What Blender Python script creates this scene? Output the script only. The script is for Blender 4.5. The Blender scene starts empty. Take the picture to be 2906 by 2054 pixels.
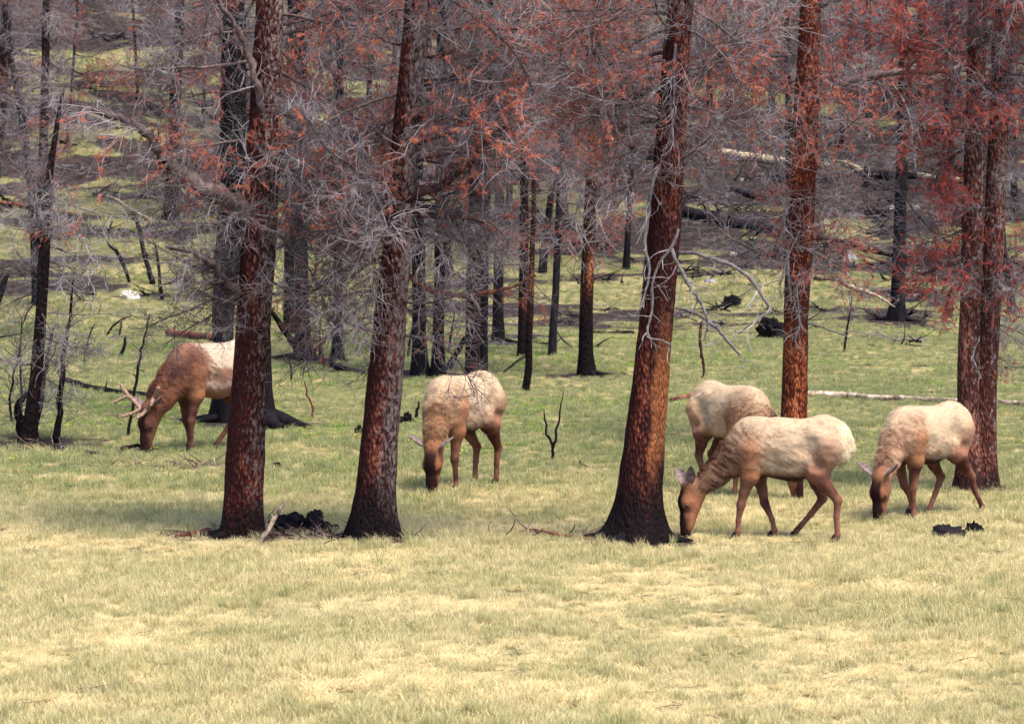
import bpy, math, random
import numpy as np
from mathutils import Vector, Matrix, Euler

# ------------------------------------------------------------------ camera, sky, sun, exposure
SC = bpy.context.scene
COL = SC.collection
W, H = 1024.0, 723.0
FPX = 3864.0                       # focal length in pixels of the 1024 wide frame
CAM_H = 4.5
HORIZON = 125.0
PITCH = math.atan((H / 2 - HORIZON) / FPX)
cam_d = bpy.data.cameras.new('camera')
cam = bpy.data.objects.new('camera', cam_d)
COL.objects.link(cam)
cam.location = (0, 0, CAM_H)
cam.rotation_euler = (math.pi / 2 - PITCH, 0, 0)
cam_d.sensor_width = 36.0
cam_d.lens = FPX / W * 36.0
cam_d.clip_start = 0.5
cam_d.clip_end = 3000
cam_d.dof.use_dof = True
cam_d.dof.focus_distance = 44.0
cam_d.dof.aperture_fstop = 6.3
SC.camera = cam

SUN_EL, SUN_AZ = math.radians(61), math.radians(138)   # azimuth clockwise from +Y (view direction)
world = bpy.data.worlds.new('World')
SC.world = world
world.use_nodes = True
wn = world.node_tree
wn.nodes.clear()
sky = wn.nodes.new('ShaderNodeTexSky')
sky.sky_type = 'NISHITA'
sky.sun_disc = False
sky.sun_elevation = SUN_EL
sky.sun_rotation = SUN_AZ
sky.altitude = 2300
sky.air_density = 1.0
sky.dust_density = 2.5
bg = wn.nodes.new('ShaderNodeBackground')
bg.inputs['Strength'].default_value = 0.13
wo = wn.nodes.new('ShaderNodeOutputWorld')
wn.links.new(sky.outputs[0], bg.inputs[0])
wn.links.new(bg.outputs[0], wo.inputs[0])
sun_d = bpy.data.lights.new('sun', 'SUN')
sun_d.energy = 3.6
sun_d.angle = math.radians(34)
sun_d.color = (1.0, 0.925, 0.79)
sun = bpy.data.objects.new('sun', sun_d)
COL.objects.link(sun)
sdir = Vector((math.sin(SUN_AZ) * math.cos(SUN_EL), math.cos(SUN_AZ) * math.cos(SUN_EL), math.sin(SUN_EL)))
sun.rotation_euler = sdir.to_track_quat('Z', 'Y').to_euler()
sun.location = (20, -10, 40)
SC.view_settings.view_transform = 'Standard'
SC.view_settings.look = 'None'
SC.view_settings.exposure = 1.36
SC.view_settings.gamma = 1.0
SC.cycles.max_bounces = 5
SC.cycles.diffuse_bounces = 2
SC.cycles.transparent_max_bounces = 4
SC.cycles.filter_width = 1.5

# ------------------------------------------------------------------ noise, terrain, pixel <-> ground
def _hash(ix, iy, iz, seed):
    n = (ix.astype(np.int64) * 374761393 + iy.astype(np.int64) * 668265263 + iz.astype(np.int64) * 2147483647 + seed * 144665) & 0xFFFFFFFF
    n = ((n ^ (n >> 13)) * 1274126177) & 0xFFFFFFFF
    n = ((n ^ (n >> 16)) * 2246822519) & 0xFFFFFFFF
    return ((n ^ (n >> 15)) & 0xFFFF) / 65535.0

def vnoise(x, y, z=None, seed=0):
    x = np.asarray(x, float); y = np.asarray(y, float)
    z = np.zeros_like(x) if z is None else np.asarray(z, float)
    xf, yf, zf = np.floor(x), np.floor(y), np.floor(z)
    fx, fy, fz = x - xf, y - yf, z - zf
    fx = fx * fx * (3 - 2 * fx); fy = fy * fy * (3 - 2 * fy); fz = fz * fz * (3 - 2 * fz)
    r = 0.0
    for a in (0, 1):
        for b in (0, 1):
            for c in (0, 1):
                w = (fx if a else 1 - fx) * (fy if b else 1 - fy) * (fz if c else 1 - fz)
                r = r + w * _hash(xf + a, yf + b, zf + c, seed)
    return r * 2 - 1

def fbm(x, y, z=None, seed=0, octv=3):
    r, a, f = 0.0, 1.0, 1.0
    for i in range(octv):
        r = r + a * vnoise(np.asarray(x) * f, np.asarray(y) * f, None if z is None else np.asarray(z) * f, seed + i * 17)
        a *= 0.5; f *= 2.03
    return r

def sstep(a, b, x):
    t = np.clip((np.asarray(x, float) - a) / (b - a), 0, 1)
    return t * t * (3 - 2 * t)

def terrain(x, y):
    x = np.asarray(x, float); y = np.asarray(y, float)
    y0 = 80.0 + 2.5 * vnoise(x * 0.07, x * 0 + 3.3, None, 5)
    d = np.maximum(y - y0, 0)
    hill = 0.205 * (d - 9 * (1 - np.exp(-d / 9)))
    hill = hill + sstep(4, 30, d) * (0.7 * fbm(x * 0.09, y * 0.12, None, 11) + 0.22 * fbm(x * 0.4, y * 0.5, None, 12, 2))
    near = 0.05 * fbm(x * 0.25, y * 0.2, None, 21, 2) + 0.02 * vnoise(x * 1.1, y * 1.1, None, 22)
    cap = np.minimum(hill, 70 + 0.02 * hill)
    return cap + near

FEET = []
def burn(x, y):
    """how charred the soil is, 0..1"""
    x = np.asarray(x, float); y = np.asarray(y, float)
    n = 0.75 * fbm(x * 0.16 + 7, y * 0.30, None, 31, 3) + 0.65 * fbm(x * 0.7, y * 1.3, None, 32, 3)
    hill = sstep(80, 94, y)
    right = sstep(-1.5, 5.0, x)
    bias = -0.98 - 0.8 * (1 - sstep(50, 66, y)) + 0.93 * hill + 0.14 * hill * right + 0.16 * sstep(92, 112, y)
    r = sstep(-0.30 - 0.28 * hill, 0.32, n + bias)
    for (bx, by, br) in FEET:                        # scorched soil round the burnt feet
        d = np.hypot(x - bx, (y - by) * 0.8)
        r = np.maximum(r, 0.95 * sstep(br * 1.3, br * 0.35, d + br * 0.35 * vnoise(x * 3.1, y * 3.1, None, 44)))
    return r

CP, SP = math.cos(PITCH), math.sin(PITCH)
def ray(px, py):
    dx = (px - W / 2) / FPX; dy = -(py - H / 2) / FPX
    return Vector((dx, CP + dy * SP, -SP + dy * CP))

def gp(px, py):
    d = ray(px, py)
    t = np.arange(15, 420, 0.1)
    zz = CAM_H + d.z * t - terrain(d.x * t, d.y * t)
    k = int(np.argmax(zz < 0))
    a, b = zz[k - 1], zz[k]
    tt = t[k - 1] + 0.1 * a / (a - b)
    x, y = d.x * tt, d.y * tt
    return Vector((x, y, float(terrain(x, y))))

DK = 2296.0 / 1024.0       # 'D' coordinates: the 2296 px wide view of the photograph
SK = 2906.0 / 1024.0       # 'S' coordinates: its full size
def gd(x, y): return gp(x / DK, y / DK)
def gs(x, y): return gp(x / SK, y / SK)
for _x, _y, _r in ((541, 1200, 0.55), (830, 1205, 0.7), (690, 1180, 0.5), (1428, 1208, 0.85), (508, 945, 1.1), (590, 955, 1.1), (682, 806, 1.3), (757, 806, 0.7), (941, 840, 0.9), (982, 842, 0.8), (1118, 768, 0.8), (1314, 840, 0.9), (2012, 718, 1.2), (2190, 1100, 0.6), (80, 990, 1.0), (140, 1000, 0.7), (1760, 950, 0.6)):
    _g = gd(_x, _y); FEET.append((_g.x, _g.y, _r))
def at_depth(px, py, Y):
    d = ray(px, py)
    return Vector((0, 0, CAM_H)) + d * (Y / d.y)
def ppm(Y): return FPX / Y  # pixels (1024 frame) per metre

# ------------------------------------------------------------------ material helpers
class NT:
    def __init__(s, name):
        s.m = bpy.data.materials.new(name); s.m.use_nodes = True
        s.t = s.m.node_tree; s.t.nodes.clear()
        s.out = s.t.nodes.new('ShaderNodeOutputMaterial')
    def n(s, typ, **kw):
        nd = s.t.nodes.new(typ)
        for k, v in kw.items():
            if k in nd.inputs: nd.inputs[k].default_value = v
            else: setattr(nd, k, v)
        return nd
    def l(s, a, b): s.t.links.new(a, b)
    def ramp(s, fac, stops, interp='LINEAR'):
        r = s.n('ShaderNodeValToRGB'); cr = r.color_ramp; cr.interpolation = interp
        while len(cr.elements) < len(stops): cr.elements.new(0.5)
        for e, (p, c) in zip(cr.elements, stops):
            e.position = p; e.color = (c[0], c[1], c[2], 1) if not isinstance(c, (int, float)) else (c, c, c, 1)
        s.l(fac, r.inputs[0]); return r.outputs[0]
    def mix(s, fac, a, b, blend='MIX'):
        m = s.n('ShaderNodeMix', data_type='RGBA', blend_type=blend)
        for i, v in ((0, fac), (6, a), (7, b)):
            if isinstance(v, (int, float)): m.inputs[i].default_value = v
            elif isinstance(v, tuple): m.inputs[i].default_value = (v[0], v[1], v[2], 1)
            else: s.l(v, m.inputs[i])
        return m.outputs[2]
    def math(s, op, a, b=None, c=None, clamp=False):
        m = s.n('ShaderNodeMath', operation=op); m.use_clamp = clamp
        for i, v in enumerate((a, b, c)):
            if v is None: continue
            if isinstance(v, (int, float)): m.inputs[i].default_value = v
            else: s.l(v, m.inputs[i])
        return m.outputs[0]
    def noise(s, vec, scale, detail=4, rough=0.55, dist=0.0):
        nd = s.n('ShaderNodeTexNoise'); nd.inputs['Scale'].default_value = scale
        nd.inputs['Detail'].default_value = detail; nd.inputs['Roughness'].default_value = rough
        nd.inputs['Distortion'].default_value = dist
        s.l(vec, nd.inputs['Vector']); return nd.outputs['Fac']
    def mapping(s, vec, scale=(1, 1, 1), loc=(0, 0, 0)):
        m = s.n('ShaderNodeMapping'); m.inputs['Scale'].default_value = scale; m.inputs['Location'].default_value = loc
        s.l(vec, m.inputs['Vector']); return m.outputs[0]
    def principled(s, color, rough=0.85, spec=0.2, normal=None, translucent=None, trans_amt=0.0):
        p = s.n('ShaderNodeBsdfPrincipled')
        if isinstance(color, tuple): p.inputs['Base Color'].default_value = (*color, 1)
        else: s.l(color, p.inputs['Base Color'])
        if isinstance(rough, (int, float)): p.inputs['Roughness'].default_value = rough
        else: s.l(rough, p.inputs['Roughness'])
        p.inputs['Specular IOR Level'].default_value = spec
        if normal is not None: s.l(normal, p.inputs['Normal'])
        o = p.outputs[0]
        if trans_amt:
            tr = s.n('ShaderNodeBsdfTranslucent'); s.l(color, tr.inputs[0])
            mx = s.n('ShaderNodeMixShader'); mx.inputs[0].default_value = trans_amt
            s.l(o, mx.inputs[1]); s.l(tr.outputs[0], mx.inputs[2]); o = mx.outputs[0]
        s.l(o, s.out.inputs['Surface']); return s.m
    def bump(s, height, strength=0.5, dist=0.02):
        b = s.n('ShaderNodeBump'); b.inputs['Strength'].default_value = strength; b.inputs['Distance'].default_value = dist
        s.l(height, b.inputs['Height']); return b.outputs[0]

def bark(name, dark, mid, light, grey, grey_amt, char_h, char_amt=1.0, seed=0.0, lit_lichen_side=0.5, streak=None):
    """scaly pine bark: dark furrows, rust coloured plates, weathered grey scales with some sunlight painted in on one side, soot rising from the foot"""
    m = NT(name)
    tc = m.n('ShaderNodeTexCoord').outputs['Object']
    v1 = m.mapping(tc, (1, 1, 0.42), (seed, seed * 1.7, 0))
    big = m.noise(m.mapping(tc, (1, 1, 0.2), (seed, seed * 1.7, 0)), 4.5, 4, 0.6)
    fine = m.noise(v1, 46, 5, 0.7)
    vo = m.n('ShaderNodeTexVoronoi', feature='F1'); vo.inputs['Scale'].default_value = 36
    wv = m.mix(0.06, v1, m.n('ShaderNodeTexNoise', Scale=9).outputs['Color'])
    m.l(wv, vo.inputs['Vector'])
    scale_c = m.math('MULTIPLY', vo.outputs['Distance'], 1.5)
    plate = m.math('ADD', m.math('MULTIPLY', fine, 0.75), m.math('MULTIPLY', scale_c, -0.25))
    plate = m.math('ADD', plate, m.math('MULTIPLY', m.math('SUBTRACT', big, 0.5), 1.0))
    col = m.ramp(plate, [(0.20, dark), (0.36, mid), (0.52, light), (0.66, tuple(min(1, c * 1.35) for c in light))])
    # weathered grey scales; the one-sided bias is part lichen, part painted sunlight
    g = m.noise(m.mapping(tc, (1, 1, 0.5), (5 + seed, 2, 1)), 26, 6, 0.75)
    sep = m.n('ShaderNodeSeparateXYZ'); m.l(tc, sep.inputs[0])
    side = m.math('MULTIPLY', m.n('ShaderNodeAttribute', attribute_name='side').outputs['Fac'], lit_lichen_side * 0.22)
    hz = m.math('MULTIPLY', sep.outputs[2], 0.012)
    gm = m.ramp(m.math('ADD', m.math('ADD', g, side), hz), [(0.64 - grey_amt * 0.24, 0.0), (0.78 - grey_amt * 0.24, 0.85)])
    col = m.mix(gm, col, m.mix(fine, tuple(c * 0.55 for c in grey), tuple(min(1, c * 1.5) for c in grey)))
    if streak:
        sd = m.n('ShaderNodeAttribute', attribute_name='side').outputs['Fac']
        sn = m.noise(m.mapping(tc, (1.5, 1.5, 0.5)), 6, 4, 0.6)
        a1 = m.ramp(m.math('ADD', sd, m.math('MULTIPLY', m.math('SUBTRACT', sn, 0.5), 0.9)), [(0.55, 0.0), (0.75, 1.0)])
        zz = m.math('ADD', m.math('MULTIPLY', sep.outputs[2], 0.2), m.math('MULTIPLY', m.math('SUBTRACT', sn, 0.5), 0.15))
        a2 = m.ramp(zz, [(0.12, 0.0), (0.2, 1.0), (0.36, 1.0), (0.52, 0.0)])
        col = m.mix(m.math('MULTIPLY', m.math('MULTIPLY', a1, a2), 0.6), col, m.ramp(fine, [(0.35, (0.16, 0.04, 0.02)), (0.6, streak)]))
    # soot from the ground fire
    cn = m.noise(m.mapping(tc, (1.6, 1.6, 0.35), (3 + seed, 0, 0)), 3.0, 4)
    ch = m.math('ADD', sep.outputs[2], m.math('MULTIPLY', m.math('SUBTRACT', cn, 0.5), char_h * 2.2))
    cm = m.n('ShaderNodeMapRange'); cm.interpolation_type = 'SMOOTHSTEP'
    cm.inputs['From Min'].default_value = char_h * 0.35; cm.inputs['From Max'].default_value = char_h * 1.35
    cm.inputs['To Min'].default_value = char_amt; cm.inputs['To Max'].default_value = 0.0
    m.l(ch, cm.inputs['Value'])
    soot = m.ramp(fine, [(0.35, (0.004, 0.003, 0.004)), (0.7, (0.014, 0.008, 0.009))])
    col = m.mix(cm.outputs[0], col, soot)
    bh = m.math('ADD', m.math('MULTIPLY', fine, 0.6), m.math('MULTIPLY', scale_c, -0.8))
    return m.principled(col, 0.92, 0.06, m.bump(bh, 0.9, 0.03))

M = {}
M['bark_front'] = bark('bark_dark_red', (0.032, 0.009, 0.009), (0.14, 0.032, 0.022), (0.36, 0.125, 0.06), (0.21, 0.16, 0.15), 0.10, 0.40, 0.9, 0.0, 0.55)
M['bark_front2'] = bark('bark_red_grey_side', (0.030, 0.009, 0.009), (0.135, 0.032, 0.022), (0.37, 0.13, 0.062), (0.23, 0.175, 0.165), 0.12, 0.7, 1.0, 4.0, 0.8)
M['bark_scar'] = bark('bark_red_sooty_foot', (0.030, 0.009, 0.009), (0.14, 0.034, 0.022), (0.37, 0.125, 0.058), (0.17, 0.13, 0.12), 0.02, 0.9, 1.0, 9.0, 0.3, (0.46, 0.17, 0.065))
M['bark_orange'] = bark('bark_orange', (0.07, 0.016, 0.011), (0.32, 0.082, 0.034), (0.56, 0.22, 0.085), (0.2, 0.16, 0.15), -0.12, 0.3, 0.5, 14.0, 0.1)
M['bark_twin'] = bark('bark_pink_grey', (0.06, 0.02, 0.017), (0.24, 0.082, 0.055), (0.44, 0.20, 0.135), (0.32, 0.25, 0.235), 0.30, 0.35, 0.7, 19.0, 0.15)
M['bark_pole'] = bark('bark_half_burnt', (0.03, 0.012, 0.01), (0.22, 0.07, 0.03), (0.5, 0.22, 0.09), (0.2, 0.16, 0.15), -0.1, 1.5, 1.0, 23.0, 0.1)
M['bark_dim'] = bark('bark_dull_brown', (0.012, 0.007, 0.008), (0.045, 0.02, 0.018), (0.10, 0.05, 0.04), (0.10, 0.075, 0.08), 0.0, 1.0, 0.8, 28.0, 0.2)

def charred(name, lift=1.0, ash=0.3):
    m = NT(name)
    tc = m.n('ShaderNodeTexCoord').outputs['Object']
    v = m.mapping(tc, (1, 1, 0.3))
    f = m.noise(v, 22, 5, 0.65); g = m.noise(tc, 4, 3)
    col = m.ramp(f, [(0.3, (0.003 * lift, 0.0025 * lift, 0.0035 * lift)), (0.62, (0.009 * lift, 0.007 * lift, 0.009 * lift)), (0.8, (0.026 * lift, 0.020 * lift, 0.023 * lift))])
    col = m.mix(m.math('MULTIPLY', m.ramp(g, [(0.5, 0.0), (0.75, 1.0)]), ash), col, (0.032, 0.024, 0.027))
    return m.principled(col, 0.85, 0.08, m.bump(f, 0.8, 0.02))
M['char'] = charred('charred_wood', 1.0, 0.3)
M['char_ashy'] = charred('charred_wood_ashy', 1.9, 0.7)

def wood(name, a, b, c, scale=(1, 1, 1)):
    m = NT(name)
    tc = m.n('ShaderNodeTexCoord').outputs['Object']
    f = m.noise(m.mapping(tc, scale), 14, 5, 0.65); g = m.noise(tc, 3, 3)
    col = m.ramp(m.math('ADD', m.math('MULTIPLY', f, 0.6), m.math('MULTIPLY', g, 0.4)), [(0.36, a), (0.5, b), (0.62, c)])
    return m.principled(col, 0.85, 0.15, m.bump(f, 0.6, 0.01))
M['wood_pale'] = wood('barkless_pale_wood', (0.10, 0.06, 0.05), (0.42, 0.30, 0.20), (0.62, 0.48, 0.34))
M['wood_mottled'] = wood('half_burnt_pale_wood', (0.03, 0.02, 0.02), (0.26, 0.19, 0.14), (0.55, 0.46, 0.36))
M['wood_red'] = wood('rusty_bark_wood', (0.03, 0.008, 0.008), (0.12, 0.035, 0.025), (0.26, 0.10, 0.06))
M['limb'] = wood('dead_limb_bark', (0.035, 0.018, 0.018), (0.085, 0.056, 0.054), (0.17, 0.125, 0.12))
M['limb_dark'] = wood('dark_limb_bark', (0.015, 0.006, 0.007), (0.05, 0.02, 0.018), (0.12, 0.06, 0.05))
M['limb_grey'] = wood('silver_grey_dead_wood', (0.065, 0.05, 0.05), (0.14, 0.117, 0.118), (0.24, 0.21, 0.21))

def twigmat(name, stops):
    m = NT(name)
    geo = m.n('ShaderNodeNewGeometry')
    f = m.noise(geo.outputs['Position'], 1.1, 3); g = m.noise(geo.outputs['Position'], 9, 3, 0.6)
    v = m.math('ADD', m.math('MULTIPLY', f, 0.45), m.math('MULTIPLY', g, 0.55))
    return m.principled(m.ramp(v, stops), 0.85, 0.15)
M['twig'] = twigmat('dead_twigs_grey', [(0.36, (0.034, 0.016, 0.019)), (0.45, (0.115, 0.083, 0.090)), (0.57, (0.235, 0.20, 0.21))])
M['twig_dark'] = twigmat('dead_twigs_dark', [(0.34, (0.018, 0.01, 0.012)), (0.5, (0.06, 0.04, 0.045)), (0.64, (0.16, 0.13, 0.14))])
M['twig_light'] = twigmat('dead_twigs_light', [(0.34, (0.08, 0.06, 0.06)), (0.46, (0.18, 0.15, 0.15)), (0.60, (0.32, 0.29, 0.285))])

def needlemat(name, a, b, c):
    m = NT(name)
    geo = m.n('ShaderNodeNewGeometry')
    f = m.noise(geo.outputs['Position'], 3.0, 4, 0.6)
    at = m.n('ShaderNodeAttribute', attribute_name='tint')
    v = m.math('ADD', m.math('MULTIPLY', f, 0.6), m.math('MULTIPLY', at.outputs['Fac'], 0.4))
    col = m.ramp(v, [(0.3, a), (0.5, b), (0.68, c)])
    return m.principled(col, 0.7, 0.2, None, None, 0.25)
M['needle'] = needlemat('dead_needles_rust', (0.21, 0.045, 0.034), (0.47, 0.122, 0.074), (0.62, 0.21, 0.125))
M['needle_red'] = needlemat('dead_needles_red', (0.19, 0.026, 0.022), (0.46, 0.075, 0.052), (0.60, 0.13, 0.085))
M['needle_dull'] = needlemat('dead_needles_dull', (0.09, 0.03, 0.025), (0.22, 0.062, 0.042), (0.36, 0.105, 0.06))

# ------------------------------------------------------------------ mesh helpers
class MB:
    def __init__(s): s.v = []; s.f = []; s.tint = []
    def tube(s, pts, radii, sides=5, cap=True, tint=0.5):
        n = len(pts); base = len(s.v)
        t = (pts[1] - pts[0]).normalized()
        u = t.orthogonal().normalized()
        for i in range(n):
            if i == 0: tt = (pts[1] - pts[0])
            elif i == n - 1: tt = (pts[-1] - pts[-2])
            else: tt = pts[i + 1] - pts[i - 1]
            if tt.length < 1e-9: tt = t
            tt = tt.normalized()
            u = (u - tt * u.dot(tt))
            u = tt.orthogonal().normalized() if u.length < 1e-6 else u.normalized()
            w = tt.cross(u)
            r = radii[i]
            for k in range(sides):
                a = 2 * math.pi * k / sides
                s.v.append(pts[i] + u * (r * math.cos(a)) + w * (r * math.sin(a))); s.tint.append(tint)
        for i in range(n - 1):
            for k in range(sides):
                k2 = (k + 1) % sides
                s.f.append((base + i * sides + k, base + i * sides + k2, base + (i + 1) * sides + k2, base + (i + 1) * sides + k))
        if cap and sides > 2:
            s.f.append(tuple(base + k for k in reversed(range(sides))))
            s.f.append(tuple(base + (n - 1) * sides + k for k in range(sides)))
    def tri(s, a, b, c, tint=0.5):
        k = len(s.v); s.v += [a, b, c]; s.tint += [tint] * 3; s.f.append((k, k + 1, k + 2))
    def mesh(s, name, mat, smooth=True, tint=False):
        me = bpy.data.meshes.new(name)
        me.from_pydata([tuple(v) for v in s.v], [], s.f)
        if smooth: me.polygons.foreach_set('use_smooth', [True] * len(me.polygons))
        if tint:
            a = me.attributes.new('tint', 'FLOAT', 'POINT'); a.data.foreach_set('value', s.tint)
        me.materials.append(mat); me.update()
        return me

def link(name, me, parent=None, loc=(0, 0, 0)):
    o = bpy.data.objects.new(name, me); COL.objects.link(o)
    o.location = loc
    if parent is not None: o.parent = parent
    return o
def thing(name, label, cat, loc, group=None):
    o = bpy.data.objects.new(name, None); COL.objects.link(o)
    o.empty_display_size = 0.3
    o.location = loc; o['label'] = label; o['category'] = cat
    if group: o['group'] = group
    return o
def tag(o, label, cat, group=None, kind=None):
    o['label'] = label; o['category'] = cat
    if group: o['group'] = group
    if kind: o['kind'] = kind
    return o

def rvec(R, s=1.0):
    return Vector((R.gauss(0, s), R.gauss(0, s), R.gauss(0, s)))
def grow(R, p, d, length, nseg, wig=0.25, grav=0.0):
    pts = [p.copy()]; d = d.normalized()
    curl = rvec(R, wig * 0.6)
    st = length / nseg
    for i in range(nseg):
        d = (d + curl * 0.5 + rvec(R, wig * 0.5) + Vector((0, 0, grav))).normalized()
        p = p + d * st
        pts.append(p)
    return pts
def taper(r0, r1, n): return [r0 + (r1 - r0) * i / (n - 1) for i in range(n)]

def needle_tuft(mb, R, p, d, n=30, ln=0.048):
    d = d.normalized()
    tint = R.random()
    for k in range(n):
        q = p - d * (R.random() * 0.10)
        dd = (d * 0.6 + rvec(R, 0.55)).normalized()
        e = q + dd * ln * R.uniform(0.7, 1.25)
        s = dd.cross(rvec(R)).normalized() * 0.0034
        mb.tri(q - s, q + s, e, min(1, max(0, tint + R.uniform(-0.25, 0.25))))

def sprays(R, axis, tw, ne, n2, len2, n3, needle_p, r2=0.0065, t0=0.12, dens=1.0, droop=-0.05):
    """secondary branches and fine twigs along an axis polyline"""
    seg = [(axis[i + 1] - axis[i]).length for i in range(len(axis) - 1)]
    tot = sum(seg)
    for k in range(n2):
        t = t0 + (1 - t0) * ((k + R.random()) / n2)
        s = t * tot; i = 0
        while i < len(seg) - 1 and s > seg[i]: s -= seg[i]; i += 1
        p = axis[i].lerp(axis[i + 1], min(1, s / seg[i]))
        ax = (axis[i + 1] - axis[i]).normalized()
        side = ax.cross(rvec(R)).normalized()
        d = (ax * R.uniform(0.35, 0.9) + side * R.uniform(0.6, 1.0) + Vector((0, 0, R.uniform(-0.35, 0.25)))).normalized()
        L = len2 * R.uniform(0.45, 1.15) * (1 - 0.45 * t)
        pts = grow(R, p, d, L, 6, 0.22, droop * R.uniform(-0.6, 1.6))
        tw.tube(pts, taper(r2 * R.uniform(0.75, 1.1), 0.0032, 7), 3, False)
        clump = ne is not None and R.random() < needle_p
        np_ = 0.92 if clump else needle_p * 0.06
        for j in range(int(n3 * L / len2 + R.random())):
            q = pts[R.randint(1, 6)] if R.random() < 0.6 else pts[R.randint(3, 6)]
            d2 = ((pts[-1] - pts[0]).normalized() * 0.7 + rvec(R, 0.55)).normalized()
            tp = grow(R, q, d2, R.uniform(0.10, 0.38) * (0.6 + L), 4, 0.34, R.uniform(-0.09, 0.07))
            tw.tube(tp, taper(0.0042, 0.0021, 5), 3, False)
            if ne is not None and R.random() < np_:
                needle_tuft(ne, R, tp[-1], tp[-1] - tp[-2], 38)
                if R.random() < 0.7: needle_tuft(ne, R, tp[2], tp[3] - tp[2], 14)
        if clump:
            needle_tuft(ne, R, pts[-1], pts[-1] - pts[-2], 34)

# branch prototypes: (branch mesh, twigs mesh, needles mesh) - linked copies share them
PROTO = {}
def make_protos():
    for kind, npv, count in (('bare', 0.0, 5), ('few', 0.095, 5), ('full', 0.60, 5)):
        L = []
        for k in range(count):
            R = random.Random(hash((len(kind), k)) & 0xFFFF)
            R = random.Random(100 * len(kind) + k)
            br, tw, ne = MB(), MB(), MB()
            d = Vector((1, 0, R.uniform(-0.15, 0.2)))
            ln = R.uniform(1.7, 2.1)
            ax = grow(R, Vector((0, 0, 0)), d, ln, 11, 0.16, R.uniform(-0.05, 0.05))
            br.tube(ax, taper(R.uniform(0.020, 0.028), 0.006, 12), 6)
            sprays(R, ax, tw, ne if npv else None, 28, 0.85, 13, npv)
            L.append((br, tw, ne if npv else None))
        PROTO[kind] = L
make_protos()
_mesh_cache = {}
def proto_mesh(kind, k, bm_, tm_, nm_):
    key = (kind, k, bm_, tm_, nm_)
    if key not in _mesh_cache:
        br, tw, ne = PROTO[kind][k]
        _mesh_cache[key] = (br.mesh('branch', M[bm_]), tw.mesh('twigs', M[tm_], False), ne.mesh('needles', M[nm_], False, True) if ne else None)
    return _mesh_cache[key]
def add_branch(tree, local, az, el, scl, kind, R, bm_='limb', tm_='twig', nm_='needle', roll=None):
    k = R.randrange(len(PROTO[kind]))
    b, t, n = proto_mesh(kind, k, bm_, tm_, nm_)
    o = link('branch', b, tree, local)
    o.rotation_euler = Euler((R.uniform(0, 6.28) if roll is None else roll, -el, az), 'XYZ')
    o.scale = (scl, scl, scl)
    tw = link('twigs', t, o); tw['kind'] = 'stuff'
    if n: nd = link('needles', n, o); nd['kind'] = 'stuff'
    return o

# ------------------------------------------------------------------ ground
def build_ground():
    def axis(core0, core1, step, far0, far1):
        a = list(np.arange(core0, core1 + 1e-6, step))
        s, v = step, core1
        while v < far1: s *= 1.25; v += s; a.append(v)
        s, v = step, core0
        while v > far0: s *= 1.25; v -= s; a.insert(0, v)
        return np.array(a)
    xs = axis(-24, 24, 0.3, -900, 900); ys = axis(24, 150, 0.3, -900, 1400)
    X, Y = np.meshgrid(xs, ys)
    Z = terrain(X, Y)
    nx, ny = len(xs), len(ys)
    me = bpy.data.meshes.new('ground')
    co = np.stack([X.ravel(), Y.ravel(), Z.ravel()], 1)
    i = np.arange(nx * ny).reshape(ny, nx)
    q = np.stack([i[:-1, :-1], i[:-1, 1:], i[1:, 1:], i[1:, :-1]], -1).reshape(-1, 4)
    me.vertices.add(len(co)); me.vertices.foreach_set('co', co.ravel())
    me.loops.add(q.size); me.loops.foreach_set('vertex_index', q.ravel())
    me.polygons.add(len(q)); me.polygons.foreach_set('loop_start', np.arange(0, q.size, 4)); me.polygons.foreach_set('use_smooth', np.ones(len(q), bool))
    me.update(); me.validate()
    a = me.attributes.new('burn', 'FLOAT', 'POINT'); a.data.foreach_set('value', burn(X, Y).ravel())
    m = NT('meadow_soil')
    geo = m.n('ShaderNodeNewGeometry').outputs['Position']
    at = m.n('ShaderNodeAttribute', attribute_name='burn').outputs['Fac']
    f = m.noise(geo, 3.5, 7, 0.7); g = m.noise(geo, 0.5, 3); h = m.noise(geo, 14, 6, 0.75)
    soil = m.ramp(m.math('ADD', m.math('MULTIPLY', m.math('ADD', m.math('MULTIPLY', f, 0.5), m.math('MULTIPLY', h, 0.5)), 0.7), m.math('MULTIPLY', g, 0.3)), [(0.38, (0.085, 0.075, 0.038)), (0.48, (0.17, 0.155, 0.068)), (0.58, (0.33, 0.27, 0.13))])
    ash = m.ramp(m.math('ADD', m.math('MULTIPLY', h, 0.5), m.math('MULTIPLY', f, 0.5)), [(0.35, (0.010, 0.007, 0.007)), (0.46, (0.024, 0.017, 0.017)), (0.57, (0.058, 0.042, 0.038)), (0.68, (0.15, 0.11, 0.08))])
    edge = m.math('ADD', at, m.math('MULTIPLY', m.math('SUBTRACT', f, 0.5), 2.2))
    fac = m.ramp(edge, [(0.32, 0.0), (0.6, 1.0)])
    mat = m.principled(m.mix(fac, soil, ash), 0.95, 0.1, m.bump(m.math('ADD', f, m.math('MULTIPLY', h, 0.4)), 1.0, 0.06))
    me.materials.append(mat)
    o = link('ground', me); o['kind'] = 'structure'; o['label'] = 'grassy meadow running up into a scorched hillside'; o['category'] = 'ground'
    return o
build_ground()

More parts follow.
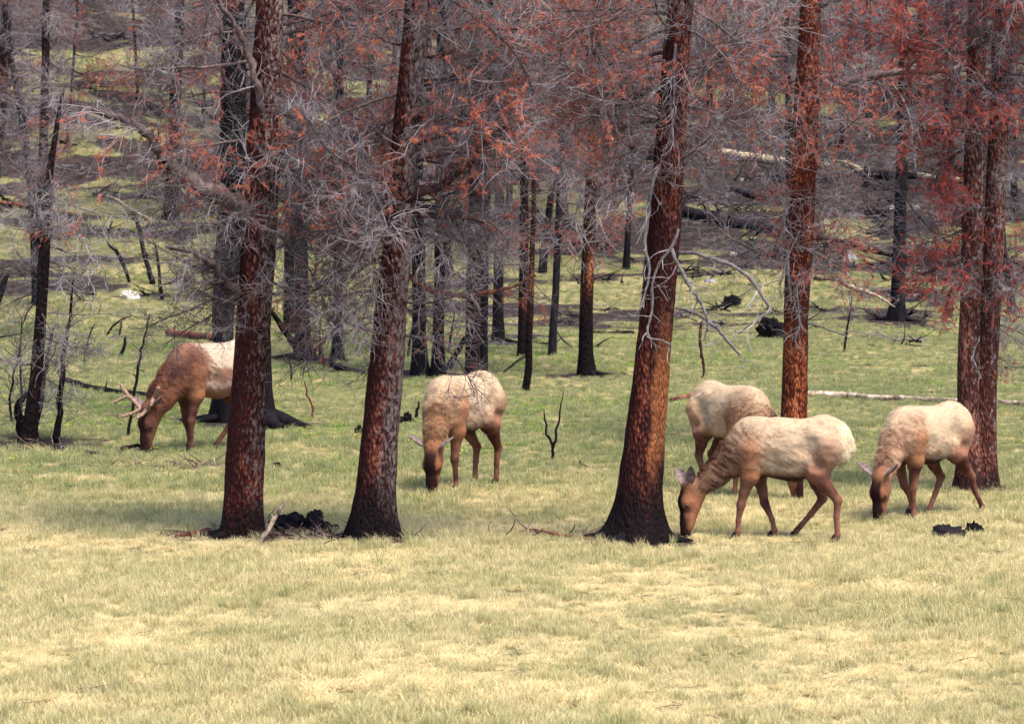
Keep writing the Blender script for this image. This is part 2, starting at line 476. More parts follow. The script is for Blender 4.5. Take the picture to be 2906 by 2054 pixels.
# ------------------------------------------------------------------ trunks and trees
def trunk_mesh(name, zs, xs, ys, rs, mat, sides=22, step=0.07, rough=0.05, flare=0.35, flare_h=0.22, seed=0, zdense=7.5):
    z = []; zz = zs[0] - 0.25
    while zz < zs[-1]:
        z.append(zz); zz += step if zz < zdense else step * 4
    z.append(zs[-1]); z = np.array(z)
    # smooth interpolation of the centre line
    def ev(v):
        r = np.interp(z, zs, v); k = np.array([1, 2, 3, 2, 1]) / 9.0
        rp = np.concatenate([[r[0]] * 2, r, [r[-1]] * 2]); s = np.convolve(rp, k, 'valid')
        s[0], s[-1] = r[0], r[-1]; return s
    cx, cy, cr = ev(xs), ev(ys), ev(rs)
    th = np.linspace(0, 2 * math.pi, sides, endpoint=False)
    Zg, T = np.meshgrid(z, th, indexing='ij')
    hz = np.maximum(Zg - zs[0], -0.1)
    ct, st = np.cos(T), np.sin(T)
    lob = 0.55 + 0.75 * np.clip(fbm(ct * 1.6 + seed, st * 1.6, None, seed + 3, 2), -0.7, 1)
    nz = fbm(ct * 3.2, st * 3.2, Zg * 2.4, seed + 5, 3) * rough + vnoise(ct * 9, st * 9, Zg * 7, seed + 9) * rough * 0.45
    big = vnoise(ct * 0.9, st * 0.9, Zg * 0.8, seed + 15) * 0.05
    Rr = cr[:, None] * (1 + nz + big + flare * np.exp(-hz / flare_h) * lob)
    P = np.stack([cx[:, None] + Rr * ct, cy[:, None] + Rr * st, Zg], -1).reshape(-1, 3)
    n = len(z); i = np.arange(n * sides).reshape(n, sides)
    j = np.roll(i, -1, 1)
    q = np.stack([i[:-1], j[:-1], j[1:], i[1:]], -1).reshape(-1, 4)
    me = bpy.data.meshes.new(name)
    me.from_pydata(P.tolist(), [], q.tolist() + [tuple(i[-1])])
    me.polygons.foreach_set('use_smooth', [True] * len(me.polygons))
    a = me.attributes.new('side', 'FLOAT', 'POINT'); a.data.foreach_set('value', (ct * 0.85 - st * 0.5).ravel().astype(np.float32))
    me.materials.append(mat); me.update()
    return me, (np.array(zs), np.array(xs), np.array(ys), np.array(rs))

def trunk_from_pixels(pts, top=None, lean_y=0.0, base=None, extra_taper=0.75):
    """pts: (x, y, width) in D coordinates from the foot upwards. Returns base position and local centre line"""
    b = gd(pts[0][0], pts[0][1]) if base is None else base
    zs, xs, ys, rs = [], [], [], []
    for (x, y, w) in pts:
        p = at_depth(x / DK, y / DK, b.y)
        zs.append(p.z - b.z); xs.append(p.x - b.x); ys.append(lean_y * (p.z - b.z)); rs.append(w / DK / ppm(b.y) / 2)
    zs[0] = 0.0
    if top and top > zs[-1] + 0.3:
        dz = zs[-1] - zs[-2]; sx = (xs[-1] - xs[-2]) / max(dz, 0.1)
        sx = max(-0.06, min(0.06, sx))
        zs.append(top); xs.append(xs[-1] + sx * (top - zs[-2])); ys.append(lean_y * top); rs.append(rs[-1] * extra_taper * 0.6)
    return b, (zs, xs, ys, rs)

TREES = {}
def tree(key, label, pts, mat, top=9.0, name='dead_pine_tree', flare=0.35, flare_h=0.22, seed=1, rough=0.05, lean_y=0.0, cat='pine tree', group=None, sides=22, step=0.07, base=None):
    b, line = trunk_from_pixels(pts, top, lean_y, base)
    t = thing(name, label, cat, b, group)
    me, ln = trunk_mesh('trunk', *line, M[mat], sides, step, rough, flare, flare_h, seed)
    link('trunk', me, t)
    TREES[key] = (t, b, ln, random.Random(seed * 7 + 1))
    return t
def trunk_pt(key, z):
    t, b, (zs, xs, ys, rs), R = TREES[key]
    return Vector((float(np.interp(z, zs, xs)), float(np.interp(z, zs, ys)), z)), float(np.interp(z, zs, rs))
def zat(key, y):
    """local height on the trunk seen at D row y"""
    t, b, ln, R = TREES[key]
    return at_depth(512, y / DK, b.y).z - b.z
def crown(key, z0, z1, n, s0, s1, mix, az=None, el=(-0.35, 0.3), bm_='limb', tm_='twig', nm_='needle'):
    """n branches between heights z0..z1; mix = (bare, few, full) weights"""
    t, b, ln, R = TREES[key]
    for k in range(n):
        z = z0 + (z1 - z0) * (k + R.random()) / n
        p, r = trunk_pt(key, z)
        a = R.uniform(0, 2 * math.pi) if az is None else math.radians(R.uniform(*az))
        kind = R.choices(('bare', 'few', 'full'), mix)[0]
        add_branch(t, p + Vector((math.cos(a), math.sin(a), 0)) * r * 0.7, a, R.uniform(*el), R.uniform(s0, s1), kind, R, bm_, tm_, nm_)
def limb(key, pts, mat='limb_grey', twigs=14, len2=0.5, n3=5, needle_p=0.0, tm_='twig_light', nm_='needle', y0=0.0, y1=0.0, name='branch', seed=0, label=None, sides=7, droop=-0.05, t0=0.12):
    """a traced limb: (x, y, width) in S coordinates, at the tree's own distance, drifting y0..y1 metres in depth"""
    t, b, ln, R0 = TREES[key]
    R = random.Random(seed + len(pts) * 31)
    P, rad = [], []
    n = len(pts)
    for i, (x, y, w) in enumerate(pts):
        Y = b.y + y0 + (y1 - y0) * i / (n - 1)
        P.append(at_depth(x / SK, y / SK, Y) - b); rad.append(w / SK / ppm(Y) / 2 * (0.62 if mat == 'limb_grey' else 1.0))
    # subdivide with Catmull-Rom so that the limb bends smoothly
    Q, q = [], []
    for i in range(n - 1):
        a, bb, c, d = P[max(0, i - 1)], P[i], P[i + 1], P[min(n - 1, i + 2)]
        for k in range(4):
            u = k / 4
            Q.append(0.5 * ((2 * bb) + (c - a) * u + (2 * a - 5 * bb + 4 * c - d) * u * u + (3 * bb - a - 3 * c + d) * u ** 3) + rvec(R, rad[i] * 0.22))
            q.append((rad[i] * (1 - u) + rad[i + 1] * u) * R.uniform(0.80, 1.12))
    Q.append(P[-1]); q.append(rad[-1])
    mb = MB(); mb.tube(Q, q, sides)
    for i in range(len(mb.v)): mb.v[i] = mb.v[i] + rvec(R, q[i // sides] * 0.10)
    o = link(name, mb.mesh('branch', M[mat]), t)
    if label: o['label'] = label
    if twigs:
        tw, ne = MB(), MB()
        sprays(R, Q, tw, ne if needle_p else None, twigs, len2, n3, needle_p, 0.008, t0, droop=droop)
        a = link('twigs', tw.mesh('twigs', M[tm_], False), o); a['kind'] = 'stuff'
        if ne.f: a = link('needles', ne.mesh('needles', M[nm_], False, True), o); a['kind'] = 'stuff'
    return o

# --- the five big trees in front
tree('t1', 'thick dark red pine trunk with a big broken limb, leftmost of the front trunks', [(541, 1205, 92), (546, 1120, 86), (553, 980, 84), (566, 760, 80), (572, 640, 78), (584, 470, 78), (592, 300, 74), (600, 120, 68), (606, 0, 62)], 'bark_front', 9.5, flare=0.45, seed=3, rough=0.04)
tree('t2', 'leaning dark red pine trunk with a grey side and sooty foot', [(830, 1212, 98), (838, 1120, 88), (852, 960, 84), (868, 800, 80), (878, 680, 74), (896, 520, 66), (910, 300, 62), (930, 100, 60), (938, 0, 56)], 'bark_front2', 9.5, flare=0.75, flare_h=0.24, seed=5, rough=0.04)
tree('t3', 'leaning red pine trunk with a wide black burnt foot, beside the grazing elk', [(1428, 1214, 108), (1433, 1120, 96), (1446, 980, 88), (1462, 800, 78), (1474, 680, 76), (1492, 480, 74), (1508, 260, 66), (1522, 60, 58), (1527, 0, 54)], 'bark_scar', 9.5, flare=1.5, flare_h=0.22, seed=8, rough=0.04)
tree('t4', 'orange barked pine trunk rising behind the backs of two elk', [(1779, 1010, 64), (1781, 900, 61), (1786, 700, 56), (1792, 560, 58), (1800, 400, 62), (1808, 250, 58), (1815, 100, 50), (1818, 0, 46)], 'bark_orange', 9.5, flare=0.3, seed=13, rough=0.04)
tree('t5', 'twin stemmed pine with red needles standing behind the rightmost elk', [(2170, 1103, 54), (2172, 1000, 48), (2171, 860, 48), (2176, 700, 50), (2182, 500, 48), (2186, 300, 46), (2190, 100, 44), (2192, 0, 42)], 'bark_twin', 9.5, flare=0.6, seed=17)
b5 = TREES['t5'][1]
_, ln5 = trunk_from_pixels([(2206, 1103, 52), (2206, 1000, 46), (2207, 860, 46), (2215, 700, 48), (2227, 500, 48), (2236, 300, 46), (2242, 100, 44), (2246, 0, 42)], 9.5, 0.0, gd(2206, 1100))
ln5 = (ln5[0], [x + gd(2206, 1100).x - b5.x for x in ln5[1]], [v + 0.06 for v in ln5[2]], ln5[3])
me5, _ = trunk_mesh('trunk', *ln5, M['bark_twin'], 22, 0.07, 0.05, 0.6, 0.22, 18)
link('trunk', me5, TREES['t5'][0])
TREES['t5b'] = (TREES['t5'][0], b5, tuple(np.array(v) for v in ln5), random.Random(99))

# crowns of the front trees (dead twigs, clumps of rusty needles)
crown('t1', 2.3, 3.6, 13, 0.35, 0.7, (7, 1, 0), az=(100, 260), el=(-0.5, 0.1))
crown('t1', 3.4, 6.4, 10, 0.5, 0.95, (5, 3, 1), az=(130, 225))
crown('t1', 3.4, 6.4, 10, 0.5, 0.95, (4, 3, 2), az=(-40, 100))
crown('t1', 2.5, 6.0, 10, 0.5, 0.85, (1, 4, 4), az=(-50, 60), el=(-0.4, 0.2))
crown('t2', 2.2, 4.0, 24, 0.35, 0.8, (7, 1, 0), el=(-0.6, 0.0))
crown('t2', 3.2, 6.4, 25, 0.55, 1.0, (6, 3, 1))
crown('t2', 4.0, 6.2, 10, 0.6, 1.0, (0, 3, 4), az=(-70, 50), el=(-0.2, 0.4), bm_='limb_dark')
crown('t3', 3.9, 6.5, 24, 0.5, 0.95, (6, 3, 1))
crown('t2', 3.0, 6.2, 6, 0.4, 0.7, (6, 2, 0), az=(-150, -30), el=(-0.3, 0.2))
crown('t3', 4.3, 6.4, 8, 0.5, 0.9, (1, 3, 2), az=(120, 240))
crown('t4', 2.6, 7.0, 31, 0.45, 0.9, (6, 3, 1))
crown('t4', 4.8, 6.6, 9, 0.6, 0.95, (0, 2, 5), el=(-0.1, 0.4))
crown('t5', 1.7, 5.0, 16, 0.3, 0.6, (5, 2, 1), el=(-0.6, 0.1), tm_='twig_light', nm_='needle_red')
crown('t5', 4.2, 7.6, 26, 0.5, 0.95, (1, 2, 7), nm_='needle_red')
crown('t5b', 2.0, 8.5, 26, 0.4, 0.85, (4, 3, 3), nm_='needle_red')

# traced limbs
limb('t1', [(742, 606, 50), (700, 590, 52), (640, 560, 50), (560, 520, 54), (500, 480, 50), (462, 455, 46)], 'limb', 26, 0.75, 7, 0.06, 'twig', y0=0.0, y1=-0.5, seed=1, label='thick broken limb with a pale torn end', sides=10)
limb('t1', [(462, 452, 40), (440, 420, 30), (420, 380, 28), (370, 345, 26), (300, 325, 20), (240, 300, 10)], 'limb', 30, 0.8, 8, 0.10, 'twig', y0=-0.5, y1=-0.8, seed=2)
limb('t1', [(725, 880, 28), (700, 855, 30), (660, 815, 26), (620, 770, 22), (585, 738, 20), (540, 715, 12), (470, 700, 7)], 'limb', 26, 0.7, 8, 0.0, 'twig', y0=0.0, y1=-0.4, seed=3)
limb('t1', [(748, 330, 24), (735, 270, 24), (716, 200, 22), (690, 120, 20), (655, 55, 18), (620, 5, 14), (580, -60, 9)], 'limb', 16, 0.6, 6, 0.0, 'twig', y0=-0.12, y1=-0.45, seed=4)
limb('t1', [(770, 460, 40), (795, 425, 24), (820, 400, 14), (860, 370, 8)], 'wood_red', 8, 0.5, 6, 0.3, 'twig', y0=-0.1, y1=-0.3, seed=5)
limb('t1', [(770, 832, 10), (830, 835, 9), (900, 820, 8), (960, 780, 6), (1000, 760, 4)], 'limb_dark', 18, 0.55, 7, 0.25, 'twig', y0=0, y1=-0.2, seed=6)
limb('t2', [(1150, 570, 30), (1230, 535, 26), (1300, 490, 26), (1350, 430, 24), (1390, 390, 18), (1450, 350, 8)], 'limb_dark', 22, 0.7, 8, 0.16, 'twig', y0=-0.1, y1=-0.4, seed=7)
limb('t2', [(1180, 605, 20), (1260, 615, 18), (1330, 618, 14), (1395, 630, 10)], 'limb_dark', 14, 0.6, 7, 0.2, 'twig', y0=-0.1, y1=-0.3, seed=8)
limb('t2', [(1072, 942, 16), (1030, 930, 14), (990, 918, 12), (950, 905, 9), (920, 885, 6)], 'wood_red', 7, 0.35, 3, 0.0, 'twig', y0=0, y1=-0.1, seed=9)
limb('t2', [(1130, 750, 20), (1200, 815, 16), (1290, 838, 15), (1380, 830, 14), (1450, 815, 10), (1520, 780, 6)], 'wood_red', 22, 0.7, 8, 0.05, 'twig', y0=0.1, y1=0.3, seed=10)
limb('t2', [(1110, 560, 14), (1050, 580, 14), (980, 560, 12), (900, 540, 8)], 'limb_dark', 18, 0.7, 8, 0.4, 'twig', y0=-0.1, y1=-0.3, seed=11)
limb('t3', [(1868, 470, 16), (1848, 540, 18), (1838, 620, 20), (1828, 690, 20), (1842, 750, 16), (1832, 820, 12), (1815, 885, 8)], 'limb_grey', 8, 0.35, 3, 0, y0=-0.3, y1=-0.45, seed=12)
limb('t3', [(1925, 650, 14), (1905, 700, 16), (1872, 745, 15), (1850, 810, 14), (1852, 870, 14), (1838, 930, 12), (1838, 955, 10), (1880, 965, 9), (1905, 978, 8)], 'limb_grey', 8, 0.3, 3, 0, y0=-0.3, y1=-0.4, seed=13)
limb('t3', [(1925, 716, 20), (1985, 722, 20), (2060, 745, 19), (2120, 780, 18), (2155, 825, 17), (2186, 878, 14), (2150, 905, 11), (2095, 945, 8)], 'limb_grey', 9, 0.55, 4, 0, y0=-0.1, y1=-0.4, seed=14)
limb('t3', [(1905, 705, 18), (1930, 760, 19), (1950, 800, 18), (1985, 850, 16), (2005, 895, 14), (2010, 940, 8)], 'limb_grey', 9, 0.5, 4, 0, y0=-0.3, y1=-0.6, seed=15)
limb('t3', [(1918, 872, 15), (1975, 888, 18), (2030, 925, 17), (2065, 965, 15), (2100, 1008, 8)], 'limb_grey', 7, 0.4, 3, 0, y0=-0.1, y1=-0.2, seed=16)
limb('t3', [(1992, 915, 8), (1986, 960, 9), (1992, 1010, 10), (1998, 1040, 8), (1992, 1070, 4)], 'limb_dark', 0, y0=-0.3, y1=-0.3, seed=17)
limb('t3', [(1880, 500, 12), (1830, 470, 11), (1760, 460, 9), (1700, 480, 6)], 'limb_grey', 12, 0.6, 6, 0.05, y0=0, y1=-0.3, seed=18)
limb('t3', [(1905, 300, 22), (1860, 255, 22), (1800, 270, 18), (1740, 300, 10)], 'limb_dark', 14, 0.7, 7, 0.12, 'twig', y0=0, y1=-0.2, seed=19)
limb('t4', [(2325, 285, 24), (2380, 250, 22), (2440, 222, 24), (2540, 206, 22), (2640, 200, 22), (2720, 194, 20), (2780, 190, 17), (2840, 205, 14), (2880, 225, 10), (2905, 255, 6)], 'limb', 14, 0.6, 6, 0.05, 'twig_light', y0=-0.1, y1=-0.6, seed=20, t0=0.05)
limb('t4', [(2530, 235, 10), (2565, 290, 13), (2585, 350, 14), (2592, 420, 12), (2598, 490, 7)], 'limb_grey', 6, 0.35, 3, 0, y0=-0.3, y1=-0.4, seed=21)
limb('t4', [(2310, 790, 12), (2370, 790, 13), (2420, 815, 14), (2470, 832, 15), (2490, 838, 10), (2540, 870, 4)], 'wood_mottled', 8, 0.3, 3, 0, y0=-0.1, y1=-0.3, seed=22, label='low dead branch with a pale broken tip')
limb('t4', [(2290, 915, 9), (2340, 930, 8), (2395, 950, 7), (2410, 960, 5)], 'limb_grey', 4, 0.15, 2, 0, y0=-0.1, y1=-0.2, seed=23)
limb('t4', [(2240, 560, 20), (2225, 620, 19), (2232, 700, 16), (2238, 780, 14), (2246, 860, 10)], 'limb_grey', 10, 0.5, 4, 0, y0=-0.3, y1=-0.4, seed=24)
limb('t4', [(2330, 290, 10), (2325, 350, 11), (2345, 430, 10), (2365, 480, 6)], 'limb_grey', 8, 0.3, 4, 0, y0=-0.3, y1=-0.4, seed=25)
limb('t4', [(2270, 690, 10), (2220, 690, 8), (2185, 700, 5)], 'limb_dark', 16, 0.45, 8, 0.55, 'twig', y0=0, y1=-0.1, seed=26)
limb('t4', [(2290, 680, 12), (2360, 675, 9), (2400, 690, 5)], 'limb_dark', 16, 0.45, 8, 0.6, 'twig', y0=0, y1=-0.1, seed=27)
limb('t4', [(2280, 770, 12), (2260, 830, 12), (2270, 900, 10), (2255, 970, 6)], 'limb_grey', 22, 0.32, 6, 0, y0=-0.25, y1=-0.35, seed=28, t0=0.0)
limb('t5', [(2760, 740, 14), (2700, 745, 12), (2650, 765, 9), (2605, 782, 6)], 'limb_dark', 18, 0.4, 9, 0.85, 'twig', 'needle_red', y0=-0.1, y1=-0.3, seed=29)
limb('t5', [(2765, 780, 12), (2710, 810, 10), (2690, 850, 8), (2680, 890, 5)], 'limb_dark', 14, 0.32, 7, 0.7, 'twig', 'needle_red', y0=-0.1, y1=-0.3, seed=30)
limb('t5', [(2820, 800, 12), (2850, 830, 9), (2880, 830, 6)], 'limb_dark', 14, 0.4, 8, 0.7, 'twig', 'needle_red', y0=-0.1, y1=-0.3, seed=31)
limb('t5', [(2780, 960, 8), (2760, 1010, 12), (2775, 1050, 11), (2785, 1075, 6)], 'limb_grey', 4, 0.2, 2, 0, y0=-0.25, y1=-0.3, seed=32)
limb('t5', [(2750, 370, 14), (2680, 365, 12), (2620, 370, 9), (2590, 400, 6)], 'limb_dark', 20, 0.5, 9, 0.85, 'twig', 'needle_red', y0=-0.1, y1=-0.3, seed=33)
limb('t5', [(2745, 420, 12), (2700, 450, 10), (2660, 500, 7), (2670, 540, 5)], 'limb_dark', 16, 0.4, 8, 0.8, 'twig', 'needle_red', y0=-0.1, y1=-0.3, seed=34)
limb('t5', [(2740, 150, 16), (2660, 140, 14), (2600, 150, 10), (2560, 120, 6)], 'limb_dark', 22, 0.55, 9, 0.85, 'twig', 'needle_red', y0=-0.1, y1=-0.3, seed=35)
limb('t5', [(2790, 120, 16), (2830, 60, 14), (2880, 30, 10)], 'limb_dark', 20, 0.6, 9, 0.8, 'twig', 'needle_red', y0=-0.1, y1=-0.3, seed=36)

# --- standing trees farther back
tree('b1', 'tall black burnt trunk standing just left of the thick limbed pine', [(508, 945, 66), (505, 850, 52), (498, 740, 48), (508, 600, 56), (520, 420, 58), (524, 200, 56), (526, 0, 52)], 'char', 9.5, 'burnt_pine_tree', flare=0.5, seed=31)
tree('b2', 'black burnt trunk mostly hidden behind the thick limbed pine, roots showing right', [(586, 958, 54), (588, 850, 42), (585, 700, 40), (584, 400, 36), (588, 0, 30)], 'char', 9.5, 'burnt_pine_tree', flare=1.0, flare_h=0.3, seed=32)
tree('l1', 'leaning dark forked trunk at the left edge beside the thin saplings', [(62, 992, 32), (70, 930, 28), (82, 830, 28), (92, 700, 26), (98, 600, 26), (104, 480, 24), (112, 380, 17), (128, 280, 11), (142, 200, 7)], 'bark_dim', 0, 'burnt_pine_tree', flare=0.7, seed=33)
tree('l1c', 'dark upright trunk crossing behind the leaning forked trunk at left', [(92, 760, 20), (92, 620, 20), (92, 480, 22), (98, 300, 20), (102, 150, 18), (104, 0, 16)], 'bark_dim', 9.0, 'burnt_pine_tree', flare=0.3, seed=34)
tree('l2', 'dark trunk cut off by the upper left corner of the picture', [(-30, 560, 30), (-16, 420, 28), (0, 250, 26), (10, 120, 25), (18, 0, 24)], 'bark_dim', 9.0, 'burnt_pine_tree', flare=0.3, seed=35)
tree('l3', 'dark trunk on the slope seen left of the tall black burnt trunk', [(384, 492, 36), (384, 430, 30), (388, 330, 28), (394, 200, 26), (400, 80, 24), (402, 0, 22)], 'bark_dim', 9.0, 'burnt_pine_tree', flare=0.4, seed=36)
tree('l4', 'thin black trunk leaning left, standing behind the forked trunk at left', [(84, 684, 22), (80, 600, 20), (76, 500, 20), (66, 380, 18), (48, 260, 16), (24, 120, 14), (8, 0, 12)], 'char', 0, 'burnt_pine_tree', flare=0.9, seed=37)
tree('m1', 'black trunk with spreading roots and a log leaning on its foot', [(682, 806, 40), (678, 740, 32), (676, 600, 30), (674, 450, 28), (674, 250, 26), (672, 0, 24)], 'char', 10, 'burnt_pine_tree', flare=0.6, seed=41)
tree('m1b', 'black trunk close behind the one with the leaning log', [(648, 748, 26), (648, 640, 24), (650, 450, 22), (652, 200, 20), (654, 0, 18)], 'char', 10, 'burnt_pine_tree', flare=0.4, seed=42)
tree('m2', 'slender black trunk in the gap between the two left front pines', [(757, 806, 28), (757, 740, 22), (758, 600, 20), (760, 400, 19), (762, 100, 17)], 'char', 10, 'burnt_pine_tree', flare=0.5, seed=43)
tree('m3', 'black trunk just right of the sooty footed pine, left of a close pair', [(941, 840, 40), (940, 760, 32), (938, 600, 30), (936, 400, 28), (934, 100, 26)], 'char', 10, 'burnt_pine_tree', flare=0.3, seed=44)
tree('m4', 'black trunk right of a close pair, above the back of the centre elk', [(982, 842, 34), (983, 760, 26), (986, 600, 24), (988, 400, 22), (990, 100, 20)], 'char', 10, 'burnt_pine_tree', flare=0.4, seed=45)
tree('m5', 'tall dark brown trunk rising right behind the centre elk', [(1060, 850, 36), (1060, 740, 34), (1062, 600, 34), (1066, 450, 32), (1068, 250, 30), (1070, 0, 27)], 'bark_dim', 10, 'burnt_pine_tree', flare=0.2, seed=46)
tree('m5b', 'thinner dark trunk touching the tall brown trunk behind the centre elk', [(1084, 846, 20), (1085, 740, 18), (1087, 600, 17), (1092, 450, 16), (1096, 200, 15)], 'char', 10, 'burnt_pine_tree', flare=0.2, seed=47)
tree('m6', 'short looking black trunk with flared foot far behind the centre elk', [(1118, 768, 32), (1117, 700, 25), (1118, 620, 23), (1120, 450, 21), (1120, 200, 19)], 'char', 11, 'burnt_pine_tree', flare=0.45, seed=48)
tree('m7', 'dark trunk standing directly behind the thin crooked reddish stem', [(1171, 798, 24), (1172, 720, 21), (1174, 620, 20), (1176, 400, 18), (1178, 100, 16)], 'bark_dim', 11, 'burnt_pine_tree', flare=0.2, seed=49)
tree('m8', 'thin crooked reddish stem standing alone right of the centre elk', [(1177, 878, 17), (1185, 830, 17), (1186, 760, 15), (1190, 680, 15), (1192, 600, 13), (1196, 500, 11), (1198, 380, 9)], 'bark_pole', 0, 'dead_pine_tree', flare=0.1, seed=50)
tree('m9', 'slim grey black trunk leaning right, left of the orange and black trunk', [(1238, 796, 20), (1240, 740, 18), (1246, 660, 17), (1250, 560, 16), (1256, 400, 15), (1262, 100, 14)], 'char_ashy', 11, 'burnt_pine_tree', flare=0.15, seed=51)
tree('m10', 'half burnt pine, black below and orange above, mid meadow', [(1314, 840, 38), (1313, 780, 33), (1314, 700, 31), (1318, 600, 29), (1324, 450, 26), (1330, 300, 24), (1336, 150, 22), (1338, 0, 20)], 'bark_pole', 11, 'dead_pine_tree', flare=0.35, seed=52)
tree('r1', 'straight black burnt trunk on the slope between the orange and twin pines', [(2012, 718, 38), (2013, 660, 30), (2016, 560, 29), (2020, 420, 28), (2024, 300, 26), (2026, 180, 22), (2024, 20, 20)], 'char', 11, 'burnt_pine_tree', flare=0.5, flare_h=0.3, seed=53)
tree('r2', 'small black trunk on the far slope left of the leaning sooty pine', [(1404, 602, 16), (1408, 520, 13), (1414, 430, 12), (1420, 250, 11)], 'char', 10, 'burnt_pine_tree', flare=0.3, seed=54)
tree('r3', 'thin charred trunk near the right edge behind the twin pine', [(2272, 700, 20), (2262, 640, 15), (2250, 560, 14), (2244, 430, 13)], 'char', 0, 'burnt_pine_tree', flare=0.8, seed=55)
tree('r5', 'narrow black trunk showing along the left side of the orange pine', [(1772, 580, 24), (1772, 500, 22), (1772, 400, 20), (1770, 300, 16), (1766, 150, 14)], 'char', 10, 'burnt_pine_tree', flare=0.2, seed=56)
tree('r6', 'black trunk behind the twin pine under the red needles', [(2125, 430, 26), (2126, 330, 24), (2128, 200, 22), (2130, 0, 20)], 'char', 11, 'burnt_pine_tree', flare=0.2, seed=57)

crown('b1', 2.6, 8.5, 18, 0.4, 0.8, (8, 2, 0), bm_='limb_dark', tm_='twig')
crown('b2', 4.0, 8.5, 10, 0.4, 0.8, (6, 2, 0), bm_='limb_dark', tm_='twig_dark')
crown('l1', 0.8, 3.6, 20, 0.3, 0.65, (1, 0, 0), el=(-0.6, 0.0), tm_='twig_light')
crown('l1', 3.0, 5.2, 12, 0.3, 0.6, (5, 2, 0), tm_='twig')
crown('l1c', 2.6, 8.5, 30, 0.5, 1.0, (4, 4, 1), tm_='twig', nm_='needle_dull')
crown('l2', 3.2, 9, 26, 0.6, 1.1, (4, 4, 1), tm_='twig', nm_='needle_dull')
crown('l3', 0.8, 7.0, 32, 0.5, 1.1, (4, 4, 1), tm_='twig', nm_='needle')
crown('l4', 1.2, 6.5, 9, 0.3, 0.6, (5, 1, 0), tm_='twig')
for k, (z0, n, mx) in {'m1': (3.0, 16, (7, 1, 1)), 'm1b': (3.2, 10, (7, 1, 1)), 'm2': (2.8, 16, (7, 2, 1)), 'm3': (2.6, 14, (6, 2, 0)), 'm4': (2.6, 14, (6, 2, 0)),
                       'm5': (2.4, 24, (5, 3, 0)), 'm5b': (2.8, 12, (5, 3, 1)), 'm6': (2.8, 16, (6, 2, 0)), 'm7': (2.2, 18, (5, 3, 1)), 'm9': (2.2, 16, (5, 3, 0))}.items():
    crown(k, z0, 9.5, n, 0.5, 1.0, mx, tm_='twig', nm_='needle')
crown('m8', 2.0, 5.6, 16, 0.3, 0.7, (4, 3, 1), tm_='twig')
crown('m10', 2.8, 6.2, 16, 0.45, 0.8, (1, 3, 3), el=(-0.3, 0.3))
crown('m10', 4.6, 7.4, 14, 0.55, 0.9, (0, 2, 5))
crown('m10', 7.0, 10, 12, 0.5, 0.8, (4, 3, 1))
crown('r1', 2.5, 9.5, 14, 0.3, 0.7, (6, 1, 0), tm_='twig', bm_='limb_grey')
crown('r2', 2.0, 9.5, 16, 0.5, 0.9, (5, 2, 0), tm_='twig_dark')
crown('r3', 1.0, 4.5, 7, 0.3, 0.6, (6, 1, 0), tm_='twig')
crown('r5', 2.0, 9.5, 14, 0.5, 0.9, (6, 1, 0), tm_='twig')
crown('r6', 2.0, 9.5, 16, 0.5, 0.9, (4, 2, 2), tm_='twig', nm_='needle_red')

# --- thicket on the hillside
HB = random.Random(77)
hill_spots = [(150, 330, 7), (310, 235, 7), (455, 290, 8), (620, 420, 16), (715, 470, 18), (800, 560, 16), (850, 430, 15), (770, 330, 16), (1010, 620, 16),
              (1030, 430, 18), (1140, 560, 15), (1215, 610, 16), (1270, 520, 18), (1200, 430, 17), (1375, 470, 15), (1390, 330, 16), (1460, 360, 15), (1590, 250, 15), (1640, 300, 14), (1700, 180, 15), (1730, 280, 14),
              (1885, 330, 10), (1945, 260, 16), (1900, 180, 15), (2060, 330, 15), (2085, 230, 16), (2160, 280, 15), (2275, 470, 16), (2290, 300, 15), (970, 330, 16), (1110, 330, 15), (1310, 300, 15), (1530, 200, 14), (560, 300, 14), (900, 250, 14)]
ORD = ('first', 'second', 'third', 'fourth', 'fifth', 'sixth', 'seventh', 'eighth', 'ninth', 'tenth', 'eleventh', 'twelfth', 'thirteenth', 'fourteenth', 'fifteenth', 'sixteenth', 'seventeenth', 'eighteenth', 'nineteenth', 'twentieth')
hill_spots.sort()
zc = {}
for i, (x, y, w) in enumerate(hill_spots):
    key = 'h%d' % i
    s = HB.uniform(-34, 34)
    zone = ('on the left slope' if x < 500 else 'in the middle thicket' if x < 1400 else 'on the right slope')
    zc[zone] = zc.get(zone, 0) + 1
    tree(key, 'slim dark burnt pine %s, %s from the left' % (zone, ORD[zc[zone] - 1]), [(x, y, w * 1.2), (x + s * 0.2, y - 60, w), (x + s, y - 260, w * 0.85)], 'bark_dim' if x < 500 else HB.choice(['char', 'char', 'bark_dim', 'bark_dim', 'char_ashy']), HB.uniform(8, 10.5), 'burnt_pine_tree',
         seed=200 + i, sides=10, step=0.25, flare=0.3, group='slim burnt pines ' + zone)
    left = x < 500
    crown(key, HB.uniform(0.8, 2.2), 8.8, 26 if left else 22, 0.5, 1.1, (4, 4, 1) if left else (8, 2, 1), tm_='twig' if HB.random() < 0.4 else 'twig_dark', nm_=HB.choice(['needle', 'needle_dull', 'needle_red'] if x < 1800 else ['needle_red', 'needle']), bm_='limb_dark')

